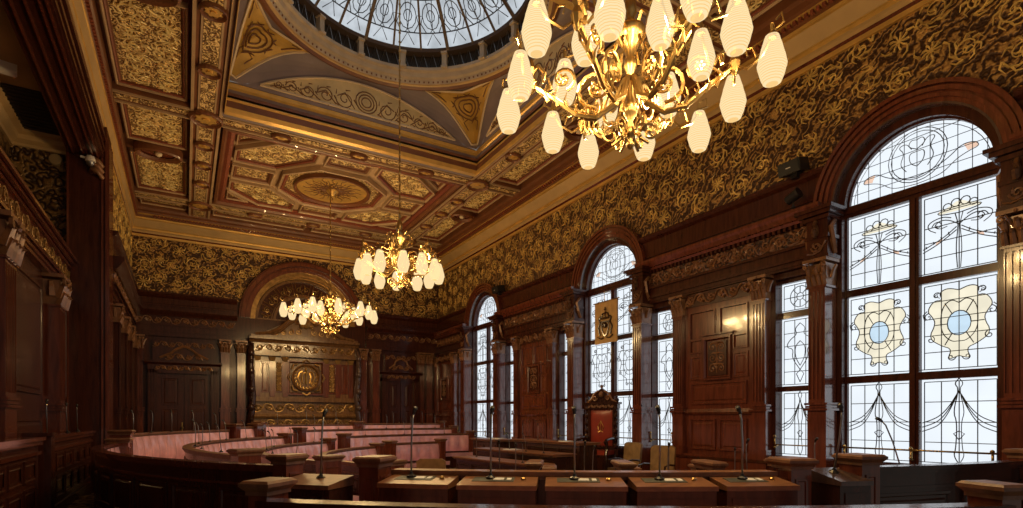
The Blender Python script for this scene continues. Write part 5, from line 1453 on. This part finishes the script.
# ---- wall fittings
def speaker(x,y,z,rz,label,rx=.25):
    r=empty('loudspeaker',(x,y,z),label,'loudspeaker','black loudspeakers on the wood panelling',rot=rz)
    mb=MB(); mb.X=Matrix.Rotation(rx,4,'X'); mb.box(-.17,.17,-.12,.12,.02,.20); mb.box(-.155,.155,-.128,-.12,.035,.185); mb.build('cabinet','blackm',r)
    mb=MB(); mb.X=Matrix.Rotation(rx,4,'X'); mb.box(-.04,.03,-.133,-.128,.10,.112); mb.build('badge','white',r)
    mb=MB(); mb.box(-.05,.05,-.02,.14,-.05,.03); mb.build('bracket','blackm',r)
speaker(7.80,4.90,5.23,-PI/2,'black loudspeaker perched on the panelling left of the biggest window arch')
speaker(7.80,13.85,5.23,-PI/2,'small black loudspeaker right of the farthest window arch')
r=empty('spotlight',(7.74,4.88,4.72),'small black spotlight with brass lens on the cornice left of the biggest window','spotlight',rot=-PI/2)
mb=MB(); mb.lathe([(.03,0),(.03,.02),(.012,.03),(.012,.10)],(0,0,0),10); mb.build('foot','blackm',r)
mb=MB(); mb.X=Matrix.Translation((0,0,.17))@Matrix.Rotation(1.2,4,'Y'); mb.lathe([(.03,-.12),(.07,-.10),(.075,.06),(.085,.10),(.06,.10)],(0,0,0),14); mb.build('housing','blackm',r)
mb=MB(); mb.X=Matrix.Translation((0,0,.17))@Matrix.Rotation(1.2,4,'Y'); mb.lathe([(.06,.095),(.03,.085),(.001,.08)],(0,0,0),12,cap=False); mb.build('lens','brass',r)
r=empty('security_camera',(-1.44,PY-.16,6.16),'glass dome security camera on a bracket high on the left pier','camera')
mb=MB(); mb.lathe([(.001,.10),(.06,.09),(.075,.05),(.078,.0),(.06,-.01)],(0,0,0),14); mb.build('housing','white',r)
mb=MB(); mb.lathe([(.065,-.01),(.06,-.05),(.035,-.075),(.001,-.085)],(0,0,0),14,cap=False); mb.build('dome_cover','steel',r,smooth=True)
mb=MB(); mb.tube([(0,0,.08),(0,.04,.12),(0,.16,.12)],.022,6); mb.tube([(-.03,.0,.05),(-.14,.0,.06)],.02,6); mb.build('bracket','white',r)
mb=MB(); mb.box(-.11,.11,-.075,.075,-.10,0); mb.mold(rect(-.11,.11,-.075,.075),[(0,-.10),(.02,-.13),(.04,-.135)],IDF); mb.poly(off(rect(-.11,.11,-.075,.075),.03),-.135,-.13,IDF)
o=mb.build('alarm_sensor','white',None,loc=(-2.16,10.3,6.6),rot=.2); tag(o,'white sensor box on the beige ceiling of the gallery at upper left','sensor')
mb=MB(); mb.X=Matrix.Rotation(PI/2,4,'X'); mb.lathe([(.10,0),(.105,.02),(.09,.045),(.001,.055)],(0,0,0),18); M['dimwhite']=plain('aged_cream_plastic',(0.42,0.30,0.15),.5)
o=mb.build('round_sensor','dimwhite',None,loc=(-1.98,PY+.25,6.22)); tag(o,'round cream sensor on the dark gallery end wall beside the pier','sensor')
# ---- side seating by the left colonnade
def side_stall(y0,y1,label):
    r=empty('side_stall',(-1.45,(y0+y1)/2,0.3),label,'stall','panelled stalls along the left colonnade',world=True)
    mb=MB(); mb.box(-1.49,-1.43,y0,y1,.0,1.33); mb.box(-1.51,-1.41,y0,y1,0,.5)
    F=lambda u,v,w:(-1.43+w,u,v)
    k=int((y1-y0)/.55)
    for i in range(k):
        a=y0+.12+(y1-y0-.2)*i/k;b=y0+.12+(y1-y0-.2)*(i+1)/k-.08
        for z0,z1 in ((.58,.86),(.92,1.16)): mb.mold(rect(a,b,z0,z1),[(0,0),(0,.014),(.02,.014),(.03,.002),(.05,.002),(.06,.01)],F)
    mb.build('stall_front','wood',r)
    mb=MB(); mb.box(-1.54,-1.36,y0-.02,y1,1.36,1.40); mb.box(-1.51,-1.39,y0,y1,1.31,1.36); mb.box(-1.43,-1.40,y0,y1,1.20,1.24); mb.build('top_rail','woodred',r)
    mb=MB(); mb.box(-1.58,-1.34,y0-.10,y0+.12,0,1.40); mb.box(-1.60,-1.32,y0-.12,y0+.14,1.40,1.44); mb.build('end_post','wood',r)
side_stall(8.35,12.2,'dark panelled stall front between the square post and the big left pier')
side_stall(4.3,8.1,'dark panelled stall front cut by the left edge of the view')
for i,(y,l) in enumerate(((9.0,-.2),(10.4,-.35),(11.3,-.3))):
    mic(-1.5,y,1.40,PI/2,['thin microphone nearest the square post on the left stall','middle thin microphone on the left stall','thin microphone nearest the big pier on the left stall'][i],'microphones of the left stall',1.1,l)
